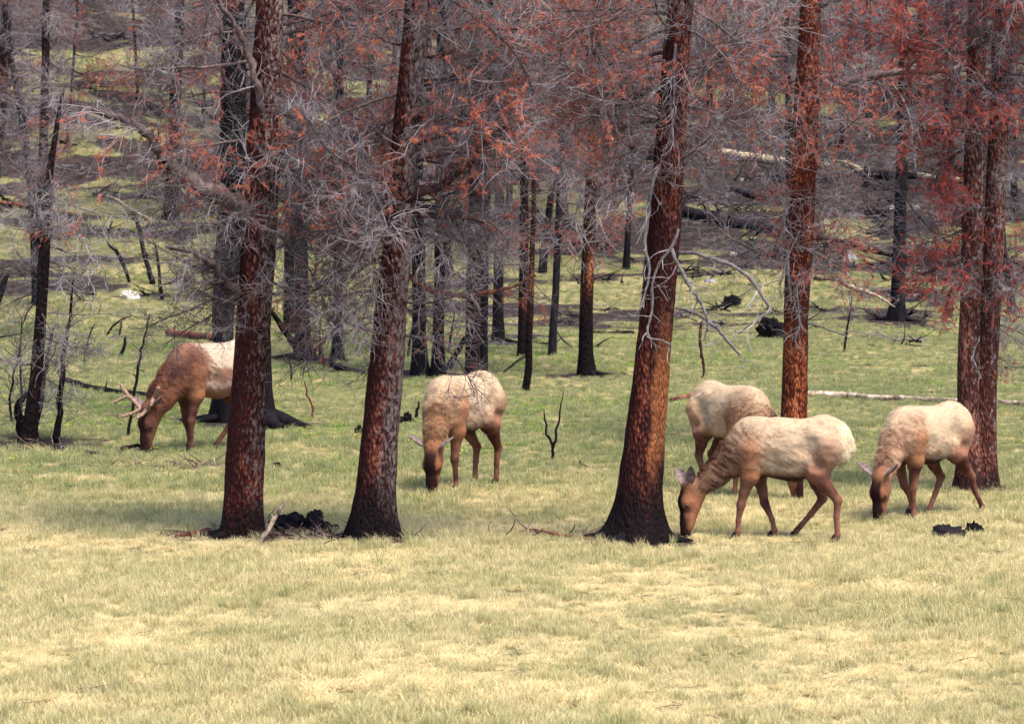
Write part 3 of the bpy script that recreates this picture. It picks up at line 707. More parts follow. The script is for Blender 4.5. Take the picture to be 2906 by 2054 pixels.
limb('l1', [(140, 640, 7), (190, 650, 6), (240, 690, 5), (300, 770, 3)], 'limb_grey', 12, 0.45, 4, 0, 'twig_light', y0=0, y1=-0.3, seed=60)
limb('l1', [(138, 690, 7), (200, 720, 6), (260, 770, 5), (320, 790, 3)], 'limb_grey', 12, 0.45, 4, 0, 'twig_light', y0=0, y1=-0.2, seed=61)
limb('l1', [(132, 760, 7), (190, 800, 6), (230, 830, 4), (290, 850, 3)], 'limb_grey', 12, 0.4, 4, 0, 'twig_light', y0=0, y1=-0.3, seed=62)
limb('l1', [(150, 560, 7), (230, 590, 6), (300, 610, 5), (370, 620, 3)], 'limb_grey', 12, 0.5, 4, 0, 'twig_light', y0=0, y1=-0.3, seed=63)
limb('l1', [(120, 885, 6), (200, 892, 5), (280, 890, 4), (360, 885, 2)], 'limb_grey', 9, 0.3, 3, 0, 'twig_light', y0=0, y1=-0.3, seed=64)
limb('l1', [(110, 1040, 7), (150, 1010, 6), (170, 960, 5), (240, 1010, 3)], 'limb_grey', 8, 0.3, 3, 0, 'twig_light', y0=0, y1=-0.3, seed=65)
# --- dead saplings and brush
def sapling(label, pts, mat='char', tm_='twig_dark', n2=14, len2=0.4, n3=3, seed=0, name='dead_sapling', stems=None, droop=0.0, group=None, wk=1.0):
    """pts in S coordinates (x, y, width), foot first"""
    b = gs(pts[0][0], pts[0][1]); R = random.Random(seed)
    t = thing(name, label, 'sapling', b, group)
    for st in [pts] + (stems or []):
        P = [at_depth(x / SK, y / SK, b.y + 0.03 * i) - b for i, (x, y, w) in enumerate(st)]
        rad = [w * wk / SK / ppm(b.y) / 2 for (_, _, w) in st]
        if st is pts: P[0] = Vector((0, 0, -0.06))
        Q, q = [], []
        for i in range(len(P) - 1):
            for k in range(3):
                Q.append(P[i].lerp(P[i + 1], k / 3) + rvec(R, 0.008)); q.append(rad[i] + (rad[i + 1] - rad[i]) * k / 3)
        Q.append(P[-1]); q.append(rad[-1])
        mb = MB(); mb.tube(Q, q, 6)
        o = link('stem', mb.mesh('stem', M[mat]), t)
        if n2:
            tw = MB(); sprays(R, Q, tw, None, n2, len2, n3, 0, 0.007, 0.1, droop=droop)
            a = link('twigs', tw.mesh('twigs', M[tm_], False), o); a['kind'] = 'stuff'
    return t
sapling('thin black sapling right of the leaning forked trunk, twigs sweeping right', [(157, 1255, 26), (168, 1170, 18), (178, 1060, 16), (188, 960, 12), (200, 880, 9), (206, 800, 6)], 'bark_dim', 'twig', 48, 0.7, 6, 301)
sapling('spiky dead sapling at the far left edge', [(35, 1200, 8), (28, 1130, 8), (40, 1060, 6), (60, 980, 5)], 'char', 'twig_dark', 26, 0.5, 5, 302, stems=[[(60, 1190, 8), (62, 1100, 7), (56, 1010, 6), (62, 900, 4)]])
sapling('bushy dead sapling with a thick curved base at the forked trunk', [(62, 1240, 34), (58, 1190, 30), (48, 1150, 22), (70, 1120, 18), (90, 1110, 8)], 'bark_dim', 'twig', 28, 0.5, 5, 303, stems=[[(85, 1235, 26), (108, 1180, 20), (122, 1090, 16), (134, 1010, 12), (150, 930, 9)]])
sapling('slender leaning black stem in front of the fallen log, near the antlers', [(362, 1235, 10), (375, 1160, 9), (384, 1080, 9), (396, 1010, 9), (408, 960, 6), (425, 890, 4)], 'char', 'twig_dark', 22, 0.35, 3, 304)
sapling('stubby charred curved stick in the grass above the left log', [(338, 1010, 11), (352, 985, 11), (356, 955, 7)], 'char', 'twig_dark', 0, 0, 0, 305)
sapling('thin twiggy stem on the grass between sapling and bull', [(233, 1030, 6), (245, 990, 6), (255, 945, 5), (268, 920, 3)], 'char', 'twig_dark', 10, 0.3, 2, 306)
sapling('forked charred stick standing below the white rock', [(296, 955, 7), (320, 925, 7), (346, 905, 5), (372, 895, 3)], 'char', 'twig_dark', 6, 0.25, 2, 307, stems=[[(334, 972, 7), (342, 930, 6), (346, 912, 5)]])
sapling('bent black stem on the slope left of the white rock', [(368, 800, 10), (352, 755, 12), (330, 710, 12), (306, 690, 8), (308, 655, 6), (318, 625, 4)], 'char', 'twig_dark', 6, 0.3, 2, 308)
sapling('short thick charred pole on the slope above the white rock', [(434, 805, 20), (420, 760, 15), (405, 700, 13), (398, 660, 13), (385, 615, 13)], 'char', 'twig_dark', 3, 0.3, 2, 309)
sapling('thin charred pole on the slope right of the white rock', [(462, 850, 13), (452, 780, 10), (446, 720, 8), (440, 690, 5)], 'char', 'twig_dark', 5, 0.3, 2, 310)
sapling('dead forked Y shaped sapling in the grass right of the centre elk', [(1577, 1308, 9), (1568, 1285, 9), (1572, 1260, 8)], 'char', 'twig', 0, 0, 0, 311, stems=[[(1570, 1270, 9), (1552, 1230, 7), (1546, 1190, 5), (1544, 1160, 3)], [(1572, 1262, 8), (1580, 1220, 7), (1590, 1170, 5), (1600, 1110, 2)]], name='dead_sapling')
sapling('thin bare sapling standing on the meadow below the slope at right', [(2394, 998, 7), (2402, 950, 7), (2410, 900, 5), (2418, 840, 3)], 'bark_dim', 'twig', 10, 0.25, 2, 312)
sapling('thin crooked stem in the grass right of the thick limbed pine', [(826, 1078, 7), (826, 1040, 6), (818, 1015, 4)], 'bark_dim', 'twig', 3, 0.15, 1, 313)
sapling('small bent stem in the grass behind the charred stump', [(884, 1185, 8), (890, 1160, 7), (872, 1120, 6), (864, 1080, 3)], 'wood_red', 'twig', 3, 0.15, 1, 314)
sapling('thin dead spruce pole between two black trunks, bare side twigs', [(907, 1030, 9), (908, 970, 7), (910, 890, 4)], 'char', 'twig_dark', 14, 0.35, 2, 315)
sapling('leaning twiggy stem between the black trunks near the sooty pine', [(1155, 1015, 8), (1165, 950, 7), (1180, 900, 5)], 'char', 'twig_dark', 8, 0.3, 2, 316)
sapling('thin black stem left of the tall brown trunk behind the centre elk', [(1272, 1000, 8), (1282, 930, 6), (1290, 880, 4)], 'char', 'twig_dark', 10, 0.3, 2, 317)
sapling('black broken pole leaning in at the far left edge', [(-22, 900, 30), (0, 830, 22), (15, 790, 16), (26, 770, 5)], 'char', 'twig_dark', 0, 0, 0, 318)

# --- logs, sticks, stumps, rocks
def log(label, pts, mat='char', stubs=3, seed=0, name='fallen_log', sink=0.25, twigs=0, cat='log', lift=0.0):
    """a log along ground points in S coordinates (x, y, width)"""
    R = random.Random(seed)
    G = [gs(x, y) for (x, y, w) in pts]; rad = [w / SK / ppm(g.y) / 2 for (x, y, w), g in zip(pts, G)]
    b = G[0]; t = thing(name, label, cat, b)
    Q, q = [], []
    for i in range(len(G) - 1):
        for k in range(6):
            u = k / 6; p = G[i].lerp(G[i + 1], u); r = rad[i] + (rad[i + 1] - rad[i]) * u
            p.z = max(p.z, float(terrain(p.x, p.y))) + r * (1 - sink) + 0.02 + lift
            Q.append(p - b + rvec(R, r * 0.08)); q.append(r * R.uniform(0.9, 1.1))
    p = G[-1].copy(); p.z += rad[-1] * (1 - sink) + lift; Q.append(p - b); q.append(rad[-1])
    mb = MB(); mb.tube(Q, q, 9)
    o = link('stem', mb.mesh('log', M[mat]), t)
    for k in range(stubs):
        i = R.randrange(1, len(Q) - 1); d = (rvec(R) + Vector((0, 0, 1.2))).normalized()
        sb = MB(); sb.tube([Q[i], Q[i] + d * q[i] * 1.6, Q[i] + d * q[i] * R.uniform(2.2, 4)], [q[i] * 0.35, q[i] * 0.25, q[i] * 0.1], 5)
        link('stub', sb.mesh('stub', M[mat]), t)
    if twigs:
        tw = MB(); sprays(R, Q, tw, None, twigs, 0.5, 4, 0, 0.008, 0.2, droop=0.0)
        a = link('twigs', tw.mesh('twigs', M['twig'], False), t); a['kind'] = 'stuff'
    return t
log('long pale log lying across the meadow behind the two right elk', [(2270, 1124, 17), (2400, 1130, 18), (2470, 1136, 15), (2560, 1137, 16), (2700, 1145, 14), (2850, 1150, 15), (2960, 1156, 13)], 'wood_mottled', 6, 401)
log('black log lying across the slope between the sooty and orange pines', [(1915, 606, 32), (2050, 640, 32), (2150, 655, 30), (2280, 676, 26)], 'char_ashy', 3, 402)
log('long pale barkless log high on the slope behind the orange pine', [(2040, 440, 22), (2180, 462, 23), (2300, 474, 22), (2450, 498, 19)], 'wood_pale', 3, 403)
log('charred log with pale ends on the slope at the straight black trunk', [(2440, 500, 20), (2520, 508, 26), (2600, 506, 18)], 'char', 3, 404)
log('short pale log on the slope left of the twin pine', [(2580, 500, 15), (2660, 512, 16), (2760, 522, 14)], 'wood_pale', 2, 405)
log('thin black log reaching left from the straight black trunk', [(2390, 700, 12), (2460, 716, 13), (2560, 735, 12), (2680, 752, 10)], 'char', 2, 406)
log('grey log on the slope above the long black log', [(2075, 540, 14), (2140, 565, 15), (2210, 585, 13)], 'char_ashy', 2, 407)
log('black log end on the slope left of the tall black trunk', [(515, 470, 36), (560, 480, 34), (625, 498, 28)], 'char_ashy', 1, 408)
log('long black log in the grass behind the bull and the left saplings', [(180, 1092, 22), (260, 1108, 16), (340, 1120, 15), (450, 1132, 13), (520, 1140, 10)], 'char', 4, 409, twigs=6)
log('low charred log in grass at the foot of the left saplings', [(80, 1262, 12), (170, 1280, 16), (240, 1290, 14), (310, 1298, 9)], 'char', 3, 410, twigs=5)
log('short black stick with a knob lying before the bull', [(350, 1292, 15), (372, 1284, 10), (395, 1278, 9)], 'char', 1, 411, name='burnt_stick', cat='stick', lift=0.05)
log('dark half burnt log lying behind the bull on the meadow', [(478, 955, 22), (540, 962, 24), (615, 968, 20)], 'wood_red', 2, 412)
log('black log fallen from the rooted black trunk towards the sooty pine', [(865, 1020, 28), (920, 1038, 20), (970, 1052, 16), (1030, 1062, 9)], 'char_ashy', 4, 413, twigs=5)
log('rusty piece of log at the left foot of the thick limbed pine', [(500, 1530, 10), (540, 1524, 13), (598, 1512, 16)], 'wood_red', 1, 414)
log('curved rusty root lying left of the black burnt foot', [(1475, 1518, 12), (1520, 1515, 14), (1570, 1526, 15), (1640, 1534, 12), (1700, 1538, 10)], 'wood_red', 2, 415, name='dead_root', cat='root')
log('rusty half buried log behind the hidden elk', [(1905, 1140, 10), (1940, 1134, 14), (2010, 1122, 16)], 'wood_red', 2, 416)
log('pale stick lying on the left slope above the bent stem', [(300, 560, 7), (360, 592, 8), (430, 628, 6)], 'wood_pale', 1, 417, name='fallen_stick', cat='stick')
log('red brown log lying on the left slope beyond the forked trunk', [(-20, 580, 14), (50, 588, 12), (130, 606, 12), (240, 618, 8)], 'wood_red', 2, 418)
log('thin black branch in the grass left of the orange and black trunk', [(1430, 1062, 5), (1470, 1030, 6), (1500, 1010, 4)], 'char', 1, 419, name='fallen_stick', cat='stick', lift=0.02)
log('dark fallen stick lying right of the orange and black trunk', [(1682, 945, 6), (1730, 948, 7), (1800, 946, 9)], 'char', 3, 420, name='fallen_stick', cat='stick')
log('black log at the right edge of the meadow behind the twin pine', [(2815, 1046, 8), (2860, 1050, 10), (2940, 1052, 11)], 'char', 1, 421)

def leaning(label, a, b, wa, wb, mat, name='leaning_log', seed=0, cat='log', dy=0.0, stubs=2):
    R = random.Random(seed); g = gs(*a)
    t = thing(name, label, cat, g)
    e = at_depth(b[0] / SK, b[1] / SK, g.y + dy) - g
    n = 9; s = 1 / SK / ppm(g.y) / 2
    P = [Vector((0, 0, -0.04)).lerp(e, i / n) + rvec(R, 0.006) for i in range(n + 1)]
    mb = MB(); mb.tube(P, [(wa + (wb - wa) * i / n) * s * R.uniform(0.92, 1.08) for i in range(n + 1)], 8)
    link('stem', mb.mesh('stem', M[mat]), t)
    for k in range(stubs):
        i = R.randrange(2, n); sb = MB(); d = rvec(R).normalized()
        sb.tube([P[i], P[i] + d * 0.06], [0.012, 0.004], 5); link('stub', sb.mesh('stub', M[mat]), t)
    return t
leaning('pale splintered stick leaning up beside the thick limbed pine foot', (725, 1552), (806, 1424), 19, 9, 'wood_mottled', 'broken_stick', 501, 'stick', 0.25)
leaning('black log leaning against the tall brown trunk behind the centre elk', (1265, 1048), (1322, 955), 20, 14, 'char', seed=502, dy=0.4)
leaning('black log propped against the rooted black trunk, slanting up left', (862, 1008), (768, 880), 26, 12, 'char', seed=503, dy=-0.4)
leaning('black log leaning up right from the slope above the white rock', (455, 808), (545, 780), 12, 10, 'char', seed=504, dy=0.5)

def lump(label, x, y, w, h, mat, name='charred_stump', seed=0, cat='stump', jag=0.5, depth=None, spikes=0):
    """an irregular charred stump, chunk or rock sitting on the ground; pixel size in S coordinates"""
    g = gs(x, y); k = 1 / SK / ppm(g.y)
    hw, hh = w * k / 2, h * k; dp = depth or hw * 0.8
    nu, nv = 40, 18
    V = []
    for j in range(nv + 1):
        ph = j / nv * math.pi / 2 * 1.25 - 0.35
        for i in range(nu):
            th = 2 * math.pi * i / nu
            V.append((math.cos(th) * math.cos(ph), math.sin(th) * math.cos(ph), math.sin(ph)))
    V = np.array(V)
    n = 1 + jag * fbm(V[:, 0] * 2.4 + seed, V[:, 1] * 2.4, V[:, 2] * 2.4, seed, 4) * 0.6
    n *= 1 + jag * 0.35 * vnoise(V[:, 0] * 8, V[:, 1] * 8 + seed, V[:, 2] * 3, seed + 2)
    V = V * n[:, None]
    if spikes:
        a = np.arctan2(V[:, 1], V[:, 0])
        V[:, 2] *= 1 + spikes * (0.5 + 0.5 * vnoise(a * 3.1, a * 0 + seed, None, seed)) * (V[:, 2] > 0.2)
    V *= np.array([hw, dp, hh])
    f = []
    for j in range(nv):
        for i in range(nu):
            i2 = (i + 1) % nu
            f.append((j * nu + i, j * nu + i2, (j + 1) * nu + i2, (j + 1) * nu + i))
    f.append(tuple(nv * nu + i for i in range(nu)))
    me = bpy.data.meshes.new(name); me.from_pydata(V.tolist(), [], f); me.materials.append(M[mat]); me.update()
    me.polygons.foreach_set('use_smooth', [jag < 0.45] * len(me.polygons))
    return tag(link(name, me, None, g), label, cat)
def rockmat(name, a, b, c):
    m = NT(name); tc = m.n('ShaderNodeTexCoord').outputs['Object']
    f = m.noise(tc, 7, 6, 0.65)
    return m.principled(m.ramp(f, [(0.35, a), (0.5, b), (0.65, c)]), 0.9, 0.2, m.bump(f, 0.8, 0.04))
M['rock_white'] = rockmat('white_stone', (0.30, 0.27, 0.24), (0.46, 0.43, 0.38), (0.58, 0.54, 0.48))
M['rock_grey'] = rockmat('grey_stone', (0.10, 0.09, 0.10), (0.26, 0.24, 0.25), (0.45, 0.42, 0.40))
M['rock_pale'] = rockmat('pale_stone', (0.16, 0.14, 0.13), (0.34, 0.30, 0.27), (0.5, 0.45, 0.4))
M['debris'] = wood('forest_litter', (0.03, 0.015, 0.015), (0.12, 0.07, 0.06), (0.3, 0.21, 0.17))
lump('black charred stump chunk between the two left front pines', 868, 1508, 140, 34, 'char_ashy', 'charred_stump', 601, 'stump', 0.9, 0.22, 0.8)
lump('small black lump in the grass right of the thick limbed pine', 785, 1328, 34, 14, 'char', 'charred_chunk', 602, 'chunk', 0.6)
lump('ashy black chunk in front of the rightmost elk', 2685, 1526, 105, 34, 'char_ashy', 'charred_chunk', 603, 'chunk', 0.4)
lump('smaller black chunk right of the ashy one in front of the rightmost elk', 2762, 1516, 56, 30, 'char', 'charred_chunk', 604, 'chunk', 0.45)
lump('white rock lying on the left slope', 368, 845, 58, 20, 'rock_white', 'rock', 605, 'rock', 0.5)
lump('large black burnt stump on the slope left of the orange pine', 2195, 958, 84, 50, 'char', 'charred_stump', 606, 'stump', 0.7)
lump('dark grey boulder on the slope right of the orange pine', 2405, 735, 46, 22, 'rock_grey', 'rock', 607, 'rock', 0.5)
lump('broken black stump left of the centre elk, pointed splinter', 1152, 1200, 40, 18, 'char', 'charred_stump', 608, 'stump', 0.8, None, 0.6)
leaning('pointed black splinter standing at the broken stump by the centre elk', (1180, 1188), (1188, 1138), 14, 4, 'char', 'burnt_stick', 505, 'stick', 0.0, 0)
lump('tiny black snag in the grass right of the forked sapling', 1646, 1322, 12, 16, 'char', 'charred_chunk', 609, 'chunk', 0.6)
lump('black lump touching the left side of the sooty footed pine', 1018, 1228, 22, 20, 'char', 'charred_chunk', 610, 'chunk', 0.6)
lump('small black clod right of the twin pine foot', 2862, 1406, 16, 10, 'char', 'charred_chunk', 611, 'chunk', 0.6)
lump('black stump on the slope behind the right branches of the leaning pine', 2078, 868, 46, 26, 'char', 'charred_stump', 612, 'stump', 0.7)
rk = [(2080, 722, 22, 7, 'pale stone under the long black log'), (2530, 590, 24, 8, 'pale stone just left of the straight black trunk'), (2592, 590, 30, 8, 'broad pale stone right of the straight black trunk'),
      (2015, 800, 34, 9, 'grey white stone behind the drooping grey branches'), (2110, 512, 26, 7, 'flat pale stone under the high pale log')]
for i, (x, y, w, h, lb) in enumerate(rk): lump(lb, x, y, w, h, 'rock_grey' if i == 3 else 'rock_pale', 'rock', 620 + i, 'rock', 0.5)

def root(key, ang, ln, r, seed, mat):
    t, b, lnn, R0 = TREES[key]; R = random.Random(seed)
    r0 = lnn[3][0]; a = math.radians(ang); P, q = [], []
    for i in range(9):
        u = i / 8; d = r0 * 0.7 + ln * u; aa = a + 0.25 * math.sin(u * 3 + seed)
        x, y = d * math.cos(aa), d * math.sin(aa)
        z = float(terrain(b.x + x, b.y + y)) - b.z + r * (1.1 - 1.1 * u) * 0.8
        P.append(Vector((x, y, z))); q.append(r * (1 - 0.75 * u))
    mb = MB(); mb.tube(P, q, 7); link('root', mb.mesh('root', M[mat]), t)
for k, angs, ln, r, mt in (('t1', (175, 235, 330), 0.45, 0.07, 'char'), ('t2', (160, 260, 340), 0.45, 0.07, 'char'), ('t3', (174, 250, 350), 0.6, 0.09, 'char'), ('t5', (200, 330), 0.35, 0.06, 'bark_twin'),
                       ('b1', (180, 230), 0.6, 0.08, 'char'), ('b2', (345, 310), 0.75, 0.17, 'char'), ('m1', (190, 270, 320), 0.7, 0.09, 'char'), ('m10', (300, 350), 0.5, 0.06, 'char'), ('r1', (180, 350), 0.5, 0.07, 'char'), ('m6', (340,), 0.5, 0.06, 'char')):
    for j, a in enumerate(angs): root(k, a, ln * (1 - 0.15 * j), r, 40 + j, mt)

def litter(label, cx, cy, rx, ry, n, seed, mats=('twig',)):
    """loose twigs and ash bits on the ground round a foot"""
    R = random.Random(seed); g = gs(cx, cy); mb = MB()
    for i in range(n):
        x, y = R.gauss(0, rx), R.gauss(0, ry)
        p = Vector((x, y, float(terrain(g.x + x, g.y + y)) - g.z + 0.02)); d = Vector((R.gauss(0, 1), R.gauss(0, 1), R.gauss(0.05, 0.15))).normalized()
        mb.tube(grow(R, p, d, R.uniform(0.1, 0.45), 4, 0.3), taper(R.uniform(0.006, 0.016), 0.004, 5), 4)
    return tag(link('fallen_twigs', mb.mesh('litter', M['debris'], False), None, g), label, 'twigs', kind='stuff')
litter('reddish fallen twigs heaped between the two left front pines', 870, 1525, 0.33, 0.25, 90, 701)
litter('fallen twigs around the sooty pine foot', 1070, 1535, 0.4, 0.25, 70, 702)
litter('twigs and bark bits left of the black burnt foot', 1640, 1525, 0.4, 0.2, 50, 703)
litter('tangled pale twigs at the foot of the left saplings', 130, 1278, 0.3, 0.2, 60, 704)
litter('low heap of dry debris in front of the bull', 500, 1325, 0.6, 0.2, 60, 705)
litter('dark twigs left of the thick limbed pine foot', 590, 1520, 0.3, 0.2, 40, 706)

# ------------------------------------------------------------------ elk
def sd_cone(P, a, b, ra, rb, sv=1.0):
    a = np.array(a, float); b = np.array(b, float)
    Q = P
    if sv != 1.0:
        Q = P.copy(); Q[:, 1] = Q[:, 1] / sv; a = a * [1, 1 / sv, 1]; b = b * [1, 1 / sv, 1]
    ab = b - a; L = max((ab * ab).sum(), 1e-9)
    t = np.clip(((Q - a) @ ab) / L, 0, 1)
    return np.linalg.norm(Q - a - t[:, None] * ab, axis=1) - (ra + t * (rb - ra))
def smin(a, b, k):
    h = np.maximum(k - np.abs(a - b), 0) / k
    return np.minimum(a, b) - h * h * k * 0.25

def surface_nets(F, org, st):
    """F: 3d field, negative inside. Returns vertices and quads"""
    nx, ny, nz = F.shape
    ins = F < 0
    c = [(i, j, k) for i in (0, 1) for j in (0, 1) for k in (0, 1)]
    cnt = sum(ins[i:nx - 1 + i, j:ny - 1 + j, k:nz - 1 + k].astype(np.int8) for i, j, k in c)
    act = (cnt > 0) & (cnt < 8)
    idx = -np.ones(act.shape, np.int64); ids = np.argwhere(act); idx[act] = np.arange(len(ids))
    acc = np.zeros((len(ids), 3)); num = np.zeros(len(ids))
    I = ids.T
    for e0 in c:
        for ax in range(3):
            if e0[ax]: continue
            e1 = list(e0); e1[ax] = 1
            f0 = F[I[0] + e0[0], I[1] + e0[1], I[2] + e0[2]]; f1 = F[I[0] + e1[0], I[1] + e1[1], I[2] + e1[2]]
            m = (f0 < 0) != (f1 < 0)
            t = np.where(m, f0 / np.where(m, f0 - f1, 1), 0)
            p = np.tile(np.array(e0, float), (len(ids), 1)); p[:, ax] += t
            acc += p * m[:, None]; num += m
    V = (ids + acc / num[:, None]) * st + org
    Q = []
    for ax in range(3):
        sl0 = [slice(None)] * 3; sl1 = [slice(None)] * 3
        sl0[ax] = slice(0, -1); sl1[ax] = slice(1, None)
        a, b = ins[tuple(sl0)], ins[tuple(sl1)]
        cr = np.argwhere(a != b)
        u, v = (ax + 1) % 3, (ax + 2) % 3
        ok = (cr[:, u] > 0) & (cr[:, v] > 0) & (cr[:, u] < F.shape[u] - 1) & (cr[:, v] < F.shape[v] - 1)
        cr = cr[ok]; sg = a[tuple(cr.T)]
        def g(du, dv):
            k = cr.copy(); k[:, u] -= du; k[:, v] -= dv; return idx[tuple(k.T)]
        q = np.stack([g(1, 1), g(0, 1), g(0, 0), g(1, 0)], 1)
        q[~sg] = q[~sg][:, ::-1]; Q.append(q)
    return V, np.concatenate(Q)

def coat_mat():
    m = NT('elk_coat')
    at = m.n('ShaderNodeAttribute', attribute_name='coat').outputs['Color']
    tc = m.n('ShaderNodeTexCoord').outputs['Object']
    f = m.noise(m.mapping(tc, (0.35, 1, 0.8)), 44, 4, 0.65)
    g = m.noise(m.mapping(tc, (0.6, 1, 1)), 9, 4, 0.65)
    col = m.mix(1.0, at, m.ramp(m.math('ADD', m.math('MULTIPLY', f, 0.5), m.math('MULTIPLY', g, 0.5)), [(0.34, 0.62), (0.62, 1.12)]), 'MULTIPLY')
    return m.principled(col, 0.9, 0.1, m.bump(f, 0.35, 0.012))
M['coat'] = coat_mat()
m = NT('elk_fur_strands'); M['fur'] = m.principled(m.n('ShaderNodeAttribute', attribute_name='coat').outputs['Color'], 0.75, 0.15, None, None, 0.15)
m = NT('elk_eye'); M['eye'] = m.principled(m.ramp(m.noise(m.n('ShaderNodeTexCoord').outputs['Object'], 20), [(0.4, (0.006, 0.004, 0.004)), (0.6, (0.012, 0.007, 0.006))]), 0.15, 0.5)
M['hoof'] = charred('elk_hoof', 1.2, 0.2)
def velvet():
    m = NT('antler_velvet'); f = m.noise(m.n('ShaderNodeTexCoord').outputs['Object'], 30, 4)
    return m.principled(m.ramp(f, [(0.35, (0.15, 0.08, 0.06)), (0.65, (0.32, 0.20, 0.155))]), 0.9, 0.1, m.bump(f, 0.5, 0.01))
M['velvet'] = velvet()
def earmat():
    m = NT('elk_ear'); f = m.noise(m.n('ShaderNodeTexCoord').outputs['Object'], 25, 3)
    return m.principled(m.ramp(f, [(0.35, (0.11, 0.08, 0.08)), (0.65, (0.26, 0.19, 0.18))]), 0.9, 0.1)
M['ear'] = earmat()

def build_elk(label, pos, yaw, scale, legs, neck, head, face_up, seed, palette, ears, antlers=None, name='elk', lumpy=0.010, group='grazing elk'):
    """local frame: x forward, y left, z up.  legs: FL, FR, HL, HR joint lists; neck: points+radii; head: (poll, direction)"""
    root_ = thing(name, label, 'elk', pos - Vector((0, 0, 0.02)), group)
    root_.rotation_euler = (0, 0, yaw); root_.scale = (scale,) * 3
    hd = Vector(head[1]).normalized(); up = Vector(face_up); up = (up - hd * up.dot(hd)).normalized(); lat = up.cross(hd)   # lateral axis
    poll = Vector(head[0])
    HS = 1.17
    poll = poll + Vector((0, 0, 0.055))
    def hp(a, n_, l=0.0): return poll + (hd * a + up * n_ + lat * l) * HS
    allp = [Vector(p[0]) for p in neck] + [hp(0.5, 0), hp(0, 0.15)] + [Vector(j[0]) for L in legs for j in L]
    mn = np.array([min(-0.78, min(p.x for p in allp) - 0.12), min(-0.42, min(p.y for p in allp) - 0.15), -0.05])
    mx = np.array([max(p.x for p in allp) + 0.15, max(0.42, max(p.y for p in allp) + 0.15), 1.50])
    st = 0.0165
    n = np.ceil((mx - mn) / st).astype(int)
    gx = [mn[i] + st * np.arange(n[i]) for i in range(3)]
    G = np.stack(np.meshgrid(*gx, indexing='ij'), -1).reshape(-1, 3)
    sv = 0.74
    def parts(P):
        D = {}
        t = sd_cone(P, (0.40, 0, 1.01), (0.02, 0, 0.995), 0.295, 0.305, sv)
        t = smin(t, sd_cone(P, (0.02, 0, 0.995), (-0.36, 0, 1.11), 0.305, 0.24, sv), 0.15)
        t = smin(t, sd_cone(P, (0.46, 0, 1.16), (0.25, 0, 1.16), 0.15, 0.14, 0.7), 0.15)
        t = smin(t, sd_cone(P, (-0.30, 0, 1.22), (-0.46, 0, 1.15), 0.14, 0.14, 0.9), 0.12)
        t = smin(t, sd_cone(P, (-0.42, 0, 1.07), (-0.48, 0, 0.96), 0.18, 0.13, 1.0), 0.10)
        for s in (-1, 1): t = smin(t, sd_cone(P, (-0.22, s * 0.15, 1.20), (-0.30, s * 0.16, 1.17), 0.055, 0.05), 0.09)
        D['torso'] = smin(t, sd_cone(P, (-0.62, 0, 1.10), (-0.66, 0, 1.0), 0.035, 0.025), 0.06)
        nk = None
        for i in range(len(neck) - 1):
            s = sd_cone(P, neck[i][0], neck[i + 1][0], neck[i][1], neck[i + 1][1], 1.0)
            nk = s if nk is None else smin(nk, s, 0.08)
        D['neck'] = nk
        def hc_(a, b, ra, rb): return sd_cone(P, a, b, ra * HS, rb * HS)
        h = hc_(hp(0.0, 0.0), hp(0.13, 0.005), 0.084, 0.088)
        h = smin(h, hc_(hp(0.13, 0.0), hp(0.33, -0.005), 0.084, 0.052), 0.05)
        h = smin(h, hc_(hp(0.30, -0.005), hp(0.415, -0.012), 0.052, 0.050), 0.04)
        h = smin(h, hc_(hp(0.08, -0.075), hp(0.34, -0.045), 0.070, 0.036), 0.05)
        for s in (-1, 1):
            h = smin(h, hc_(hp(0.14, 0.04, s * 0.066), hp(0.18, 0.035, s * 0.062), 0.026, 0.022), 0.03)
            h = smin(h, hc_(hp(0.39, 0.005, s * 0.022), hp(0.41, -0.005, s * 0.024), 0.026, 0.022), 0.02)
        D['head'] = h
        D['leg'] = []
        for L in legs:
            u = sd_cone(P, L[0][0], L[1][0], L[0][1], L[1][1])
            d = None
            for i in range(1, len(L) - 1):
                s = sd_cone(P, L[i][0], L[i + 1][0], L[i][1], L[i + 1][1])
                d = s if d is None else smin(d, s, 0.025)
            D['leg'].append((u, d))
        return D
    def total(P):
        D = parts(P)
        f = smin(D['torso'], D['neck'], 0.16)
        f = smin(f, D['head'], 0.07)
        for u, d in D['leg']:
            f = smin(f, u, 0.05); f = smin(f, d, 0.05)
        for s in (-1, 1):
            for c, r in (((-0.16, 0.315, 1.02), 0.115), ((0.22, 0.335, 0.90), 0.12), ((-0.30, 0.285, 0.86), 0.07)):
                q = np.linalg.norm(P - np.array([c[0], s * c[1], c[2]]), axis=1) - r
                f = -smin(-f, q, 0.07)
        return f, D
    f, _ = total(G)
    nz = (fbm(G[:, 0] * 7 + seed, G[:, 1] * 9, G[:, 2] * 11, seed, 2) + 0.6 * vnoise(G[:, 0] * 16, G[:, 1] * 22, G[:, 2] * 26, seed + 7)) * lumpy * 0.7 * sstep(0.55, 0.8, G[:, 2])
    V, Q = surface_nets((f + nz).reshape(n), mn, st)
    _, D = total(V)
    # coat colours
    dl = np.min([np.minimum(u + 0.035, d) for u, d in D['leg']], axis=0)
    keys = ['torso', 'neck', 'head', 'leg']
    dd = np.stack([D['torso'] - 0.02, D['neck'], D['head'] - 0.02, dl], 1)
    w = np.exp(-dd / 0.028); w /= w.sum(1, keepdims=True)
    pal = palette
    C = np.zeros((len(V), 3))
    n1 = fbm(V[:, 0] * 5 + seed, V[:, 1] * 5, V[:, 2] * 5, seed + 40, 4)
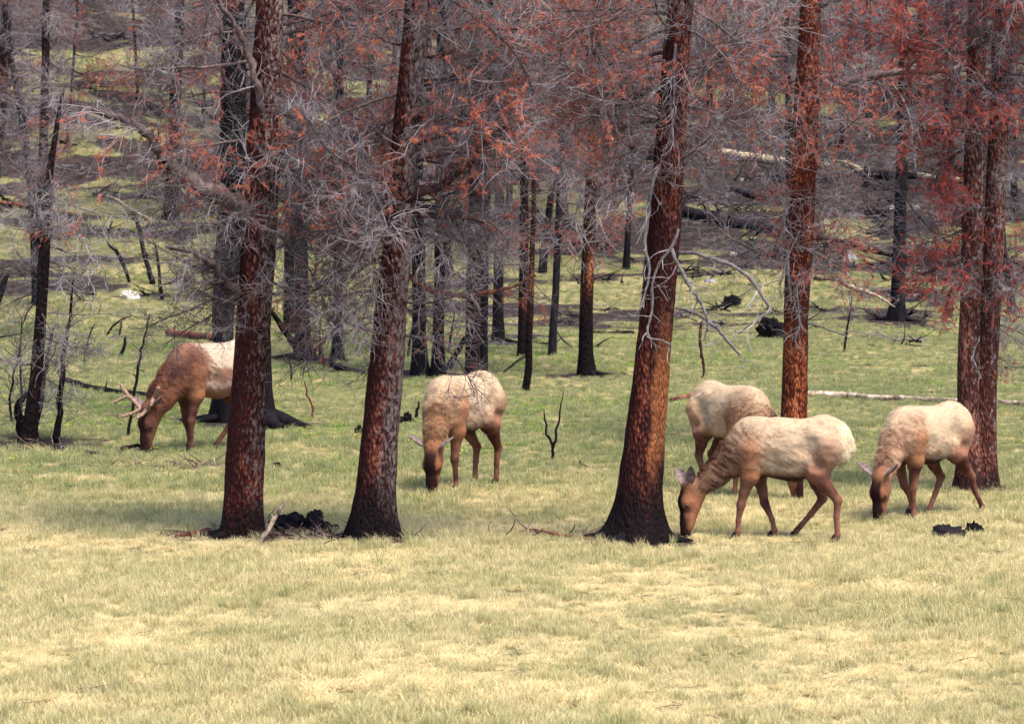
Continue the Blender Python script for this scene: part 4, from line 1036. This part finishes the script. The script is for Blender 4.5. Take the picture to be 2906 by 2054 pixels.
    n2 = fbm((V[:, 0] + 0.6 * V[:, 2]) * 9, V[:, 1] * 20 + seed, (V[:, 2] - 0.6 * V[:, 0]) * 34, seed + 50, 3)
    def mixc(a, b, t): return np.asarray(a) * (1 - t)[:, None] + np.asarray(b) * t[:, None]
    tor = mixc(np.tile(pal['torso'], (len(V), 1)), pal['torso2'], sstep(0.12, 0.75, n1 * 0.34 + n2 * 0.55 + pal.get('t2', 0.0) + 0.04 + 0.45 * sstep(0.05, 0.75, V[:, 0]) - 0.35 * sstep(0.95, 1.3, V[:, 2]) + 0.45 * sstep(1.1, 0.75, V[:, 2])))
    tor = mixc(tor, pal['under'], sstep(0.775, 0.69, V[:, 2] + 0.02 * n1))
    rump = sstep(-0.47, -0.55, V[:, 0] + 0.02 * n1) * sstep(0.80, 0.9, V[:, 2]) * sstep(0.23, 0.15, np.abs(V[:, 1]))
    tor = mixc(tor, pal['rump'], rump)
    if 'patch' in pal:
        pt = sstep(0.24, 0.44, V[:, 0] + 0.07 * n1 + 0.03 * n2) ; tor = mixc(tor, pal['torso2'], pt)
        q = sstep(0.03, 0.20, 0.25 - np.hypot((V[:, 0] - 0.02) / 1.0, (V[:, 2] - 0.93) / 0.75) + 0.10 * n1 + 0.05 * n2); tor = mixc(tor, pal['torso2'], q)
        q = sstep(0.80, 0.73, V[:, 2] + 0.05 * n1); tor = mixc(tor, pal['torso2'], q)
    nkc = mixc(np.tile(pal['neck'], (len(V), 1)), pal['neck2'], sstep(-0.3, 0.5, n1 * 0.5 + n2 * 0.8))
    nt = sd_cone(V, np.array(neck[0][0]) + [0.04, 0, neck[0][1] * 0.85], np.array(neck[-1][0]) + [neck[-1][1] * 0.8, 0, neck[-1][1] * 0.55], 0.05, 0.03)
    nkc = mixc(nkc, pal['neck2'], 0.75 * sstep(0.05, -0.01, nt + 0.03 * n1))
    lp = np.stack([(V - np.array(poll)) @ np.array(hd), (V - np.array(poll)) @ np.array(up), (V - np.array(poll)) @ np.array(lat)], 1) / HS
    hc = mixc(np.tile(pal['head'], (len(V), 1)), pal['face'], np.clip(sstep(0.0, 0.05, lp[:, 1] + 0.006 * n1) * sstep(-0.03, 0.06, lp[:, 0]) * sstep(0.075, 0.05, np.abs(lp[:, 2])) + sstep(0.22, 0.34, lp[:, 0]) * sstep(-0.05, 0.02, lp[:, 1]) + sstep(0.36, 0.42, lp[:, 0]), 0, 1))
    hc = mixc(hc, pal['face'], 0.7 * sstep(0.055, 0.02, np.hypot(lp[:, 0] - 0.21, (lp[:, 1] - 0.015))))
    lc = mixc(np.tile(pal['leg'], (len(V), 1)), pal['leg2'], sstep(-0.2, 0.9, n1))
    lc = mixc(lc, pal['shoulder'], sstep(0.62, 0.75, V[:, 2]) * sstep(0.2, 0.3, V[:, 0]))
    lc = mixc(lc, pal['torso2'], 0.8 * sstep(0.72, 0.95, V[:, 2] + 0.06 * n1) * sstep(0.0, -0.1, V[:, 0]))
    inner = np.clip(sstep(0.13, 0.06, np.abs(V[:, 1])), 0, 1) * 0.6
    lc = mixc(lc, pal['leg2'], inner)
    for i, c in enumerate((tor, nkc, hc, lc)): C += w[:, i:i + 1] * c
    me = bpy.data.meshes.new('body')
    me.vertices.add(len(V)); me.vertices.foreach_set('co', V.ravel())
    me.loops.add(Q.size); me.loops.foreach_set('vertex_index', Q.ravel())
    me.polygons.add(len(Q)); me.polygons.foreach_set('loop_start', np.arange(0, Q.size, 4)); me.polygons.foreach_set('use_smooth', np.ones(len(Q), bool))
    me.update(); me.validate()
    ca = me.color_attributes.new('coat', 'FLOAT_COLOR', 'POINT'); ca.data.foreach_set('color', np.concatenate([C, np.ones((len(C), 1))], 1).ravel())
    me.materials.append(M['coat'])
    body = link('body', me, root_)
    nrm = np.empty(len(V) * 3); me.vertices.foreach_get('normal', nrm); nrm = nrm.reshape(-1, 3)
    # fur: short strands lying back and down
    rng = np.random.default_rng(seed)
    wt = w[:, 0] * 0.8 + w[:, 1] * 1.6 + w[:, 2] * 0.5 + w[:, 3] * 0.4
    pick = rng.choice(len(V), 46000, p=wt / wt.sum())
    p = V[pick] + rng.normal(0, st * 0.45, (len(pick), 3)); nn = nrm[pick]
    ww = w[pick]
    lenf = ww @ np.array([0.024, 0.028, 0.007, 0.007]) * rng.uniform(0.5, 1.3, len(pick))
    clump = np.stack([vnoise(p[:, 0] * 13, p[:, 1] * 13, p[:, 2] * 17, seed + 60 + i) for i in range(3)], 1)
    nd = np.array(neck[-1][0]) - np.array(neck[0][0]); nd = nd / np.linalg.norm(nd)
    flow = ww[:, :1] * np.array([-0.8, 0, -0.55]) + ww[:, 1:2] * (np.array([0, 0, -0.7]) - nd * 0.5) + ww[:, 2:3] * np.array([-0.2, 0, 0.6]) + ww[:, 3:4] * np.array([-0.1, 0, -0.9])
    d = flow + clump * (0.24 + 0.22 * ww[:, 1:2]) + rng.normal(0, 0.09, p.shape)
    d = d - (d * nn).sum(1)[:, None] * nn + (0.06 + 0.12 * ww[:, 1:2]) * nn
    d /= np.linalg.norm(d, axis=1, keepdims=True)
    s = np.cross(d, nn); s /= np.maximum(np.linalg.norm(s, axis=1, keepdims=True), 1e-6)
    wid = (0.0018 + 0.0012 * ww[:, 1])[:, None]
    A = p - nn * 0.004 - s * wid; B = p - nn * 0.004 + s * wid; E = p + d * lenf[:, None] + nn * 0.002
    FV = np.stack([A, B, E], 1).reshape(-1, 3)
    fm = bpy.data.meshes.new('fur')
    fm.vertices.add(len(FV)); fm.vertices.foreach_set('co', FV.ravel())
    fm.loops.add(len(FV)); fm.loops.foreach_set('vertex_index', np.arange(len(FV)))
    fm.polygons.add(len(pick)); fm.polygons.foreach_set('loop_start', np.arange(0, len(FV), 3))
    fm.update()
    fc = C[pick] * rng.uniform(0.85, 1.15, (len(pick), 1)) * (1 + (0.16 + 0.2 * ww[:, 1:2]) * clump[:, 1:2])
    fc = np.clip(np.repeat(fc, 3, 0), 0, 0.9)
    ca = fm.color_attributes.new('coat', 'FLOAT_COLOR', 'POINT'); ca.data.foreach_set('color', np.concatenate([fc, np.ones((len(fc), 1))], 1).ravel())
    fm.materials.append(M['fur'])
    fo = link('fur', fm, body); fo['kind'] = 'stuff'
    # eyes, ears, hooves, antlers
    for sgn in (-1, 1):
        mb = MB()
        c = hp(0.175, 0.026, sgn * 0.080)
        for j in range(7):
            ph = -math.pi / 2 + math.pi * j / 6
            pass
        mb.tube([c - hd * 0.022, c - hd * 0.014, c, c + hd * 0.014, c + hd * 0.022], [0.002, 0.016, 0.021, 0.016, 0.002], 10)
        link('eye', mb.mesh('eye', M['eye']), root_)
    for sgn, ed in zip((-1, 1), ears):
        e = (hd * ed[0] + up * ed[1] + lat * (sgn * ed[2])).normalized()
        b0 = hp(-0.03, 0.03, sgn * 0.075)
        wdir = (hd * 0.35 + up * 0.9); wdir = (wdir - e * wdir.dot(e)).normalized(); nrm_ = e.cross(wdir).normalized()
        mb = MB(); rows = []
        L = 0.25
        for i in range(9):
            u = i / 8; wd = 0.060 * math.sin(math.pi * min(1, 0.16 + 0.84 * u)) ** 0.8 + 0.002
            row = []
            for j in range(7):
                v = (j / 6 - 0.5) * 2
                q = b0 + e * (L * u) + wdir * (wd * v) + nrm_ * (0.55 * wd * (v * v) - 0.25 * wd)
                row.append(q)
            rows.append(row)
        for off in (0.0, -0.006):
            k0 = len(mb.v)
            for row in rows:
                for q in row: mb.v.append(q + nrm_ * off); mb.tint.append(0)
            for i in range(8):
                for j in range(6):
                    a = k0 + i * 7 + j; q = (a, a + 1, a + 8, a + 7)
                    mb.f.append(q if off == 0 else q[::-1])
        link('ear', mb.mesh('ear', M['ear']), root_)
    for L in legs:
        h0 = Vector(L[-1][0]); mb = MB()
        for s in (-1, 1):
            c = h0 + Vector((0.012, s * 0.018, 0))
            mb.tube([Vector((c.x - 0.012, c.y, h0.z + 0.055)), Vector((c.x, c.y, h0.z + 0.02)), Vector((c.x + 0.018, c.y, h0.z - 0.025)), Vector((c.x + 0.022, c.y, h0.z - 0.032))], [0.022, 0.028, 0.031, 0.012], 8)
        link('hoof', mb.mesh('hoof', M['hoof']), root_)
    for an in antlers or []:
        # each antler: list of tine polylines in head coordinates (along, up, lateral, radius)
        mb = MB()
        for tine in an:
            P = [hp(a, u, l) for a, u, l, r in tine]; q = [r for a, u, l, r in tine]
            Q_, r_ = [], []
            for i in range(len(P) - 1):
                for k in range(4): Q_.append(P[i].lerp(P[i + 1], k / 4)); r_.append(0.85 * (q[i] + (q[i + 1] - q[i]) * k / 4))
            Q_.append(P[-1]); r_.append(q[-1] * 0.9)
            e = (P[-1] - P[-2]).normalized(); Q_.append(P[-1] + e * q[-1] * 0.7); r_.append(q[-1] * 0.45)
            mb.tube(Q_, r_, 10)
        link('antler', mb.mesh('antler', M['velvet']), root_)
    return root_

def fleg(u0, foot_u, side, lift=0.0, knee_du=0.0):
    v = side
    ku = (u0 * 0.45 + foot_u * 0.55) + 0.02 + knee_du
    return [((0.44, v * 0.145, 0.99), 0.155), ((u0, v * 0.15, 0.72), 0.098), ((u0 * 0.65 + foot_u * 0.35 + 0.01, v * 0.14, 0.54), 0.054), ((ku, v * 0.13, 0.40 + lift * 0.4), 0.047), ((foot_u * 0.8 + ku * 0.2 - 0.005, v * 0.125, 0.22 + lift), 0.027), ((foot_u - 0.01, v * 0.125, 0.10 + lift), 0.031), ((foot_u + 0.02, v * 0.125, 0.035 + lift), 0.031)]
def hleg(hock_u, foot_u, side, hock_z=0.47, stifle_u=-0.22):
    v = side
    return [((-0.40, v * 0.12, 1.03), 0.17), ((stifle_u * 0.75 - 0.42 * 0.25, v * 0.16, 0.78), 0.125), (((stifle_u - 0.03 + hock_u) / 2, v * 0.15, 0.62), 0.070), ((hock_u, v * 0.135, hock_z), 0.047), (((hock_u + 0.02) * 0.6 + foot_u * 0.4, v * 0.13, hock_z * 0.62), 0.031), ((foot_u - 0.01, v * 0.13, 0.10), 0.031), ((foot_u + 0.02, v * 0.13, 0.035), 0.032)]

PAL = dict(torso=(0.49, 0.355, 0.24), torso2=(0.31, 0.17, 0.108), under=(0.05, 0.02, 0.018), rump=(0.60, 0.49, 0.33), neck=(0.29, 0.16, 0.10), neck2=(0.085, 0.034, 0.026),
           head=(0.26, 0.105, 0.055), face=(0.022, 0.007, 0.007), leg=(0.21, 0.09, 0.058), leg2=(0.075, 0.025, 0.020), shoulder=(0.30, 0.125, 0.06))
def pal(**k): d = dict(PAL); d.update(k); return d
PI = math.pi
# front cow: profile to the left, rump a little nearer the camera
build_elk('pale tan cow elk grazing in profile to the left, in front of the hidden one', gs(2252, 1529), PI - 0.22, 1.0,
          [fleg(0.46, 0.60, 1), fleg(0.42, 0.24, -1), hleg(-0.50, -0.49, 1), hleg(-0.30, 0.0, -1, 0.46, -0.12)],
          [((0.44, 0, 1.04), 0.225), ((0.66, 0.02, 0.90), 0.165), ((0.86, 0.06, 0.72), 0.122), ((1.04, 0.10, 0.57), 0.102)],
          ((1.12, 0.12, 0.515), (0.10, 0.18, -1.0)), (1.0, 0.35, 0.15), 1, pal(), [(-0.9, 0.5, 0.75), (-0.9, 0.15, 0.8)])
# centre cow: three-quarter towards the camera
build_elk('light tan cow elk grazing head on in the middle, between the front pines', gs(1322, 1384), PI + 1.02, 1.06,
          [fleg(0.44, 0.42, 1), fleg(0.46, 0.48, -1), hleg(-0.50, -0.46, 1), hleg(-0.46, -0.40, -1, 0.47, -0.16)],
          [((0.44, 0, 1.06), 0.225), ((0.62, 0.03, 0.93), 0.155), ((0.77, 0.07, 0.75), 0.120), ((0.86, 0.11, 0.58), 0.104)],
          ((0.90, 0.13, 0.48), (0.14, 0.02, -1.0)), (1.0, 0.15, 0.1), 2, pal(neck=(0.34, 0.19, 0.105), neck2=(0.19, 0.088, 0.048), t2=-0.02), [(-0.55, 0.25, 0.9), (-0.55, 0.25, 0.9)])
# hidden cow: rump to the left, heading right and towards the camera
build_elk('tan cow elk partly hidden behind the one grazing in profile', gs(2062, 1402), -1.02, 1.0,
          [fleg(0.46, 0.52, 1), fleg(0.44, 0.36, -1), hleg(-0.52, -0.52, 1), hleg(-0.40, -0.25, -1)],
          [((0.46, 0, 1.02), 0.26), ((0.64, 0.06, 0.90), 0.18), ((0.80, 0.16, 0.70), 0.14), ((0.90, 0.26, 0.54), 0.11)],
          ((0.94, 0.31, 0.46), (0.12, 0.1, -1.0)), (1.0, 0.5, 0.1), 3, pal(torso2=(0.44, 0.25, 0.14), t2=0.08), [(-0.5, 0.25, 0.9), (-0.5, 0.25, 0.9)])
# right cow
build_elk('small pale cow elk grazing at far right, one hind leg stretched back', gs(2640, 1466), PI + 0.74, 0.97,
          [fleg(0.44, 0.44, 1), fleg(0.42, 0.20, -1, 0.04), hleg(-0.58, -0.78, 1, 0.48, -0.24), hleg(-0.34, -0.12, -1, 0.47, -0.08)],
          [((0.44, 0, 1.05), 0.23), ((0.64, 0.02, 0.93), 0.160), ((0.81, 0.05, 0.75), 0.122), ((0.92, 0.08, 0.58), 0.105)],
          ((0.97, 0.09, 0.49), (0.14, 0.02, -1.0)), (1.0, 0.10, 0.1), 4, pal(neck=(0.44, 0.27, 0.17), neck2=(0.24, 0.12, 0.08), t2=-0.02), [(-0.6, 0.25, 0.85), (-0.6, 0.25, 0.85)])
# bull in velvet
def antler(s):
    return [[(0.02, 0.055, s * 0.045, 0.030), (-0.06, 0.085, s * 0.13, 0.029), (-0.12, 0.115, s * 0.22, 0.030), (-0.19, 0.14, s * 0.30, 0.032), (-0.23, 0.15, s * 0.33, 0.028)],
            [(0.00, 0.065, s * 0.055, 0.028), (0.06, 0.15, s * 0.10, 0.026), (0.10, 0.235, s * 0.14, 0.021)],
            [(-0.13, 0.12, s * 0.23, 0.026), (-0.08, 0.18, s * 0.29, 0.025), (-0.04, 0.21, s * 0.32, 0.021)]]
build_elk('young bull elk with velvet antlers half hidden behind the thick limbed pine', gs(622, 1274), PI + 0.66, 1.12,
          [fleg(0.44, 0.50, 1), fleg(0.42, 0.36, -1), hleg(-0.46, -0.30, 1, 0.48), hleg(-0.36, -0.06, -1, 0.47, -0.14)],
          [((0.46, 0, 1.02), 0.27), ((0.64, 0.0, 0.92), 0.20), ((0.82, 0.0, 0.74), 0.160), ((0.96, 0.02, 0.56), 0.125)],
          ((1.04, 0.02, 0.50), (0.16, 0.02, -1.0)), (1.0, 0.05, 0.1), 5,
          pal(torso=(0.48, 0.37, 0.28), torso2=(0.24, 0.12, 0.085), under=(0.12, 0.05, 0.035), neck=(0.19, 0.075, 0.043), neck2=(0.075, 0.026, 0.02), head=(0.15, 0.06, 0.036), face=(0.03, 0.010, 0.009), leg=(0.14, 0.058, 0.038), leg2=(0.06, 0.02, 0.02), patch=True),
          [(-0.5, 0.1, 0.9), (-0.6, 0.05, 0.9)], [antler(-1), antler(1)], 'bull_elk')

# ------------------------------------------------------------------ grass
def grassmat(name, straw, pale, green, lime, green_bias=0.0):
    m = NT(name)
    geo = m.n('ShaderNodeNewGeometry').outputs['Position']
    sep = m.n('ShaderNodeSeparateXYZ'); m.l(geo, sep.inputs[0])
    mid = m.n('ShaderNodeMapRange'); mid.interpolation_type = 'SMOOTHSTEP'
    mid.inputs['From Min'].default_value = 41; mid.inputs['From Max'].default_value = 54
    m.l(sep.outputs[1], mid.inputs['Value'])
    big = m.noise(geo, 0.55, 3, 0.6); patch = m.noise(geo, 2.6, 3, 0.6)
    at = m.n('ShaderNodeAttribute', attribute_name='tint').outputs['Fac']
    rnd = m.n('ShaderNodeObjectInfo').outputs['Random']
    v = m.math('ADD', m.math('MULTIPLY', big, 0.55), m.math('MULTIPLY', patch, 0.5))
    v = m.math('ADD', v, m.math('MULTIPLY', m.math('SUBTRACT', at, 0.5), 0.30))
    v = m.math('ADD', v, m.math('MULTIPLY', m.math('SUBTRACT', rnd, 0.5), 0.14))
    v = m.math('ADD', v, m.math('SUBTRACT', m.math('MULTIPLY', mid.outputs[0], 0.28), 0.05))
    v = m.math('ADD', v, green_bias)
    col = m.ramp(v, [(0.36, pale), (0.50, straw), (0.64, lime), (0.80, green)])
    return m.principled(col, 0.75, 0.2, None, None, 0.35)
M['grass'] = grassmat('meadow_grass', (0.55, 0.465, 0.232), (0.66, 0.555, 0.31), (0.235, 0.257, 0.115), (0.385, 0.372, 0.165))
M['grass_dead'] = grassmat('matted_dead_grass', (0.60, 0.485, 0.245), (0.72, 0.585, 0.33), (0.40, 0.36, 0.16), (0.52, 0.42, 0.21), -0.12)
M['herb'] = grassmat('low_herbs', (0.33, 0.36, 0.09), (0.40, 0.38, 0.12), (0.18, 0.27, 0.06), (0.28, 0.34, 0.08), 0.0)
m = NT('yellow_petals'); M['petal'] = m.principled(m.ramp(m.noise(m.n('ShaderNodeNewGeometry').outputs['Position'], 3), [(0.4, (0.70, 0.48, 0.03)), (0.6, (0.80, 0.62, 0.06))]), 0.7, 0.2)

PROTOS = bpy.data.collections.new('grass_sources')
def grass_proto(name, R, n, rad, h0, h1, lean, wid, mat, flat=0.0):
    mb = MB()
    for k in range(n):
        a = R.uniform(0, 6.283); r = rad * math.sqrt(R.random())
        p = Vector((r * math.cos(a), r * math.sin(a), -0.01))
        h = R.uniform(h0, h1); az = R.uniform(0, 6.283) if not flat else R.gauss(0.4, 0.8)
        ld = Vector((math.cos(az), math.sin(az), 0)); ln = R.uniform(0.2, 1.0) * lean
        side = Vector((-math.sin(az + R.uniform(-1, 1)), math.cos(az + R.uniform(-1, 1)), 0)).normalized() * wid
        tint = R.random(); b = len(mb.v)
        if flat:
            pts = [p, p + Vector((0, 0, h * 0.22)) + ld * h * 0.3, p + Vector((0, 0, h * R.uniform(0.15, 0.38))) + ld * h * 0.7, p + Vector((0, 0, h * R.uniform(0.0, 0.25))) + ld * h]
        else:
            pts = [p, p + Vector((0, 0, h * 0.45)) + ld * ln * h * 0.12, p + Vector((0, 0, h * 0.8)) + ld * ln * h * 0.42, p + Vector((0, 0, h)) + ld * ln * h * 0.85]
        for q, wd in zip(pts[:3], (1.0, 0.9, 0.6)): mb.v += [q - side * wd, q + side * wd]; mb.tint += [tint, tint]
        mb.v.append(pts[3]); mb.tint.append(tint)
        mb.f += [(b, b + 1, b + 3, b + 2), (b + 2, b + 3, b + 5, b + 4), (b + 4, b + 5, b + 6)]
    o = bpy.data.objects.new(name, mb.mesh(name, mat, False, True)); PROTOS.objects.link(o); return o
GR = random.Random(5)
names = []
for k in range(4): names.append(grass_proto('tuft_a%d' % k, GR, 75, 0.17, 0.06, 0.15, 0.9, 0.0032, M['grass']))
for k in range(2): names.append(grass_proto('tuft_b%d' % k, GR, 60, 0.09, 0.10, 0.24, 0.9, 0.0030, M['grass']))
for k in range(3): names.append(grass_proto('tuft_c%d' % k, GR, 80, 0.15, 0.12, 0.26, 0.9, 0.0032, M['grass_dead'], 1.0))
names.append(grass_proto('tuft_d0', GR, 40, 0.13, 0.04, 0.10, 1.3, 0.0085, M['herb']))
for k in range(2): names.append(grass_proto('tuft_e%d' % k, GR, 90, 0.22, 0.05, 0.12, 1.0, 0.0050, M['grass']))
def debris_proto(name, mat, n, rad, r0, l0, l1):
    mb = MB()
    for k in range(n):
        p = Vector((GR.gauss(0, rad), GR.gauss(0, rad), GR.uniform(0.005, 0.05))); d = Vector((GR.gauss(0, 1), GR.gauss(0, 1), GR.gauss(0.02, 0.07))).normalized()
        mb.tube(grow(GR, p, d, GR.uniform(l0, l1), 4, 0.25), taper(GR.uniform(0.5, 1) * r0, 0.003, 5), 4)
    o = bpy.data.objects.new(name, mb.mesh(name, mat, False, True)); PROTOS.objects.link(o)
debris_proto('tuft_g0', M['debris'], 9, 0.12, 0.010, 0.08, 0.35)
debris_proto('tuft_h0', M['char'], 10, 0.25, 0.028, 0.15, 0.8)
debris_proto('tuft_h1', M['twig'], 12, 0.25, 0.014, 0.2, 0.9)
def flower_proto():
    mb = MB()
    for k in range(5):
        a = GR.uniform(0, 6.28); r = 0.12 * GR.random(); c = Vector((r * math.cos(a), r * math.sin(a), GR.uniform(0.06, 0.13)))
        for j in range(5):
            t0, t1 = j * 1.2566, j * 1.2566 + 0.9
            mb.tri(c, c + Vector((math.cos(t0) * 0.02, math.sin(t0) * 0.02, 0.008)), c + Vector((math.cos(t1) * 0.02, math.sin(t1) * 0.02, 0.008)))
    o = bpy.data.objects.new('tuft_f0', mb.mesh('flowers', M['petal'], False, True)); PROTOS.objects.link(o)
flower_proto()

def scatter(name, label, cat, X, Y, idx, scl, seed):
    rng = np.random.default_rng(seed)
    Z = terrain(X, Y)
    me = bpy.data.meshes.new(name)
    me.vertices.add(len(X)); me.vertices.foreach_set('co', np.stack([X, Y, Z], 1).ravel())
    rot = np.stack([rng.normal(0, 0.10, len(X)), rng.normal(0, 0.10, len(X)), rng.uniform(0, 6.283, len(X))], 1)
    fl = (idx >= 6) & (idx <= 8); rot[fl, 2] = rng.normal(0.3, 1.1, fl.sum())
    for nm, tp, ar in (('rot', 'FLOAT_VECTOR', rot.ravel()), ('scl', 'FLOAT', scl), ('idx', 'INT', idx.astype(np.int32))):
        a = me.attributes.new(nm, tp, 'POINT'); a.data.foreach_set('vector' if tp == 'FLOAT_VECTOR' else 'value', ar)
    o = link(name, me); tag(o, label, cat, kind='stuff')
    ng = bpy.data.node_groups.new(name + '_scatter', 'GeometryNodeTree')
    ng.interface.new_socket('Geometry', in_out='INPUT', socket_type='NodeSocketGeometry')
    ng.interface.new_socket('Geometry', in_out='OUTPUT', socket_type='NodeSocketGeometry')
    gi = ng.nodes.new('NodeGroupInput'); go = ng.nodes.new('NodeGroupOutput')
    ci = ng.nodes.new('GeometryNodeCollectionInfo'); ci.inputs['Collection'].default_value = PROTOS
    ci.inputs['Separate Children'].default_value = True; ci.inputs['Reset Children'].default_value = True
    ip = ng.nodes.new('GeometryNodeInstanceOnPoints'); ip.inputs['Pick Instance'].default_value = True
    ng.links.new(gi.outputs[0], ip.inputs['Points']); ng.links.new(ci.outputs[0], ip.inputs['Instance'])
    for nm, tp, sk in (('rot', 'FLOAT_VECTOR', 'Rotation'), ('scl', 'FLOAT', 'Scale'), ('idx', 'INT', 'Instance Index')):
        na = ng.nodes.new('GeometryNodeInputNamedAttribute'); na.data_type = tp; na.inputs['Name'].default_value = nm
        out = next(s for s in na.outputs if s.enabled and s.name == 'Attribute'); ng.links.new(out, ip.inputs[sk])
    ng.links.new(ip.outputs[0], go.inputs[0])
    md = o.modifiers.new('scatter', 'NODES'); md.node_group = ng
    return o
def fan(y0, y1, dens, margin, seed):
    rng = np.random.default_rng(seed)
    hw1 = y1 * 512 / FPX + margin
    n = int((y1 - y0) * 2 * hw1 * dens)
    x = rng.uniform(-hw1, hw1, n); y = rng.uniform(y0, y1, n)
    ok = np.abs(x) < y * 512 / FPX + margin
    return x[ok], y[ok], rng
def meadow():
    XS, YS, IS, SS = [], [], [], []
    for y0, y1, dens, sc in ((24, 34, 80, 0.68), (34, 48, 76, 0.62), (48, 66, 40, 0.72), (66, 84, 26, 0.8), (84, 104, 19, 0.85), (104, 140, 10, 1.0)):
        x, y, rng = fan(y0, y1, dens, 4.5, int(y0))
        bn = burn(x, y)
        keep = rng.random(len(x)) > bn * 1.02
        x, y = x[keep], y[keep]
        n = len(x)
        r = rng.random(n); mat_n = fbm(x * 0.7, y * 0.7, None, 91, 3); herb_n = fbm(x * 0.45 + 9, y * 0.45, None, 92, 2)
        near = 1 - sstep(40, 56, y)
        idx = np.where(r < 0.72, rng.integers(0, 4, n), np.where(r < 0.86, rng.integers(4, 6, n), rng.integers(10, 12, n)))
        flat = rng.random(n) < np.clip(0.14 + 0.75 * (mat_n > 0.28), 0, 0.75) * (0.25 + 0.75 * near)
        idx = np.where(flat, rng.integers(6, 9, n), idx)
        herb = (~flat) & (rng.random(n) < np.clip(0.02 + 0.45 * (herb_n > 0.42), 0, 1) * sstep(42, 52, y))
        idx = np.where(herb, 9, idx)
        fl = (rng.random(n) < 0.035 * sstep(46, 56, y) * (1 - sstep(80, 95, y))); idx = np.where(fl, 12, idx)
        s = sc * rng.uniform(0.7, 1.25, n) * (1 + 0.22 * fbm(x * 0.5, y * 0.5, None, 93, 2)) * (1 - 0.3 * sstep(45, 60, y))
        lit = rng.random(n) < 0.006 + 0.03 * sstep(78, 92, y); idx = np.where(lit, 13, idx)
        XS.append(x); YS.append(y); IS.append(idx); SS.append(s)
    x, y, rng = fan(78, 140, 1.3, 4.5, 999)          # burnt sticks strewn over the scorched soil
    keep = rng.random(len(x)) < 0.12 + 0.88 * burn(x, y); x, y = x[keep], y[keep]
    XS.append(x); YS.append(y); IS.append(rng.integers(13, 16, len(x))); SS.append(rng.uniform(0.6, 1.6, len(x)))
    return [np.concatenate(a) for a in (XS, YS, IS, SS)]
gx_, gy_, gi_, gs_ = meadow()
scatter('meadow_grass', 'short straw and green grass covering the meadow and slope', 'grass', gx_, gy_, gi_, gs_.astype(np.float32), 3)
print('grass instances', len(gx_), 'objects', len(bpy.data.objects))
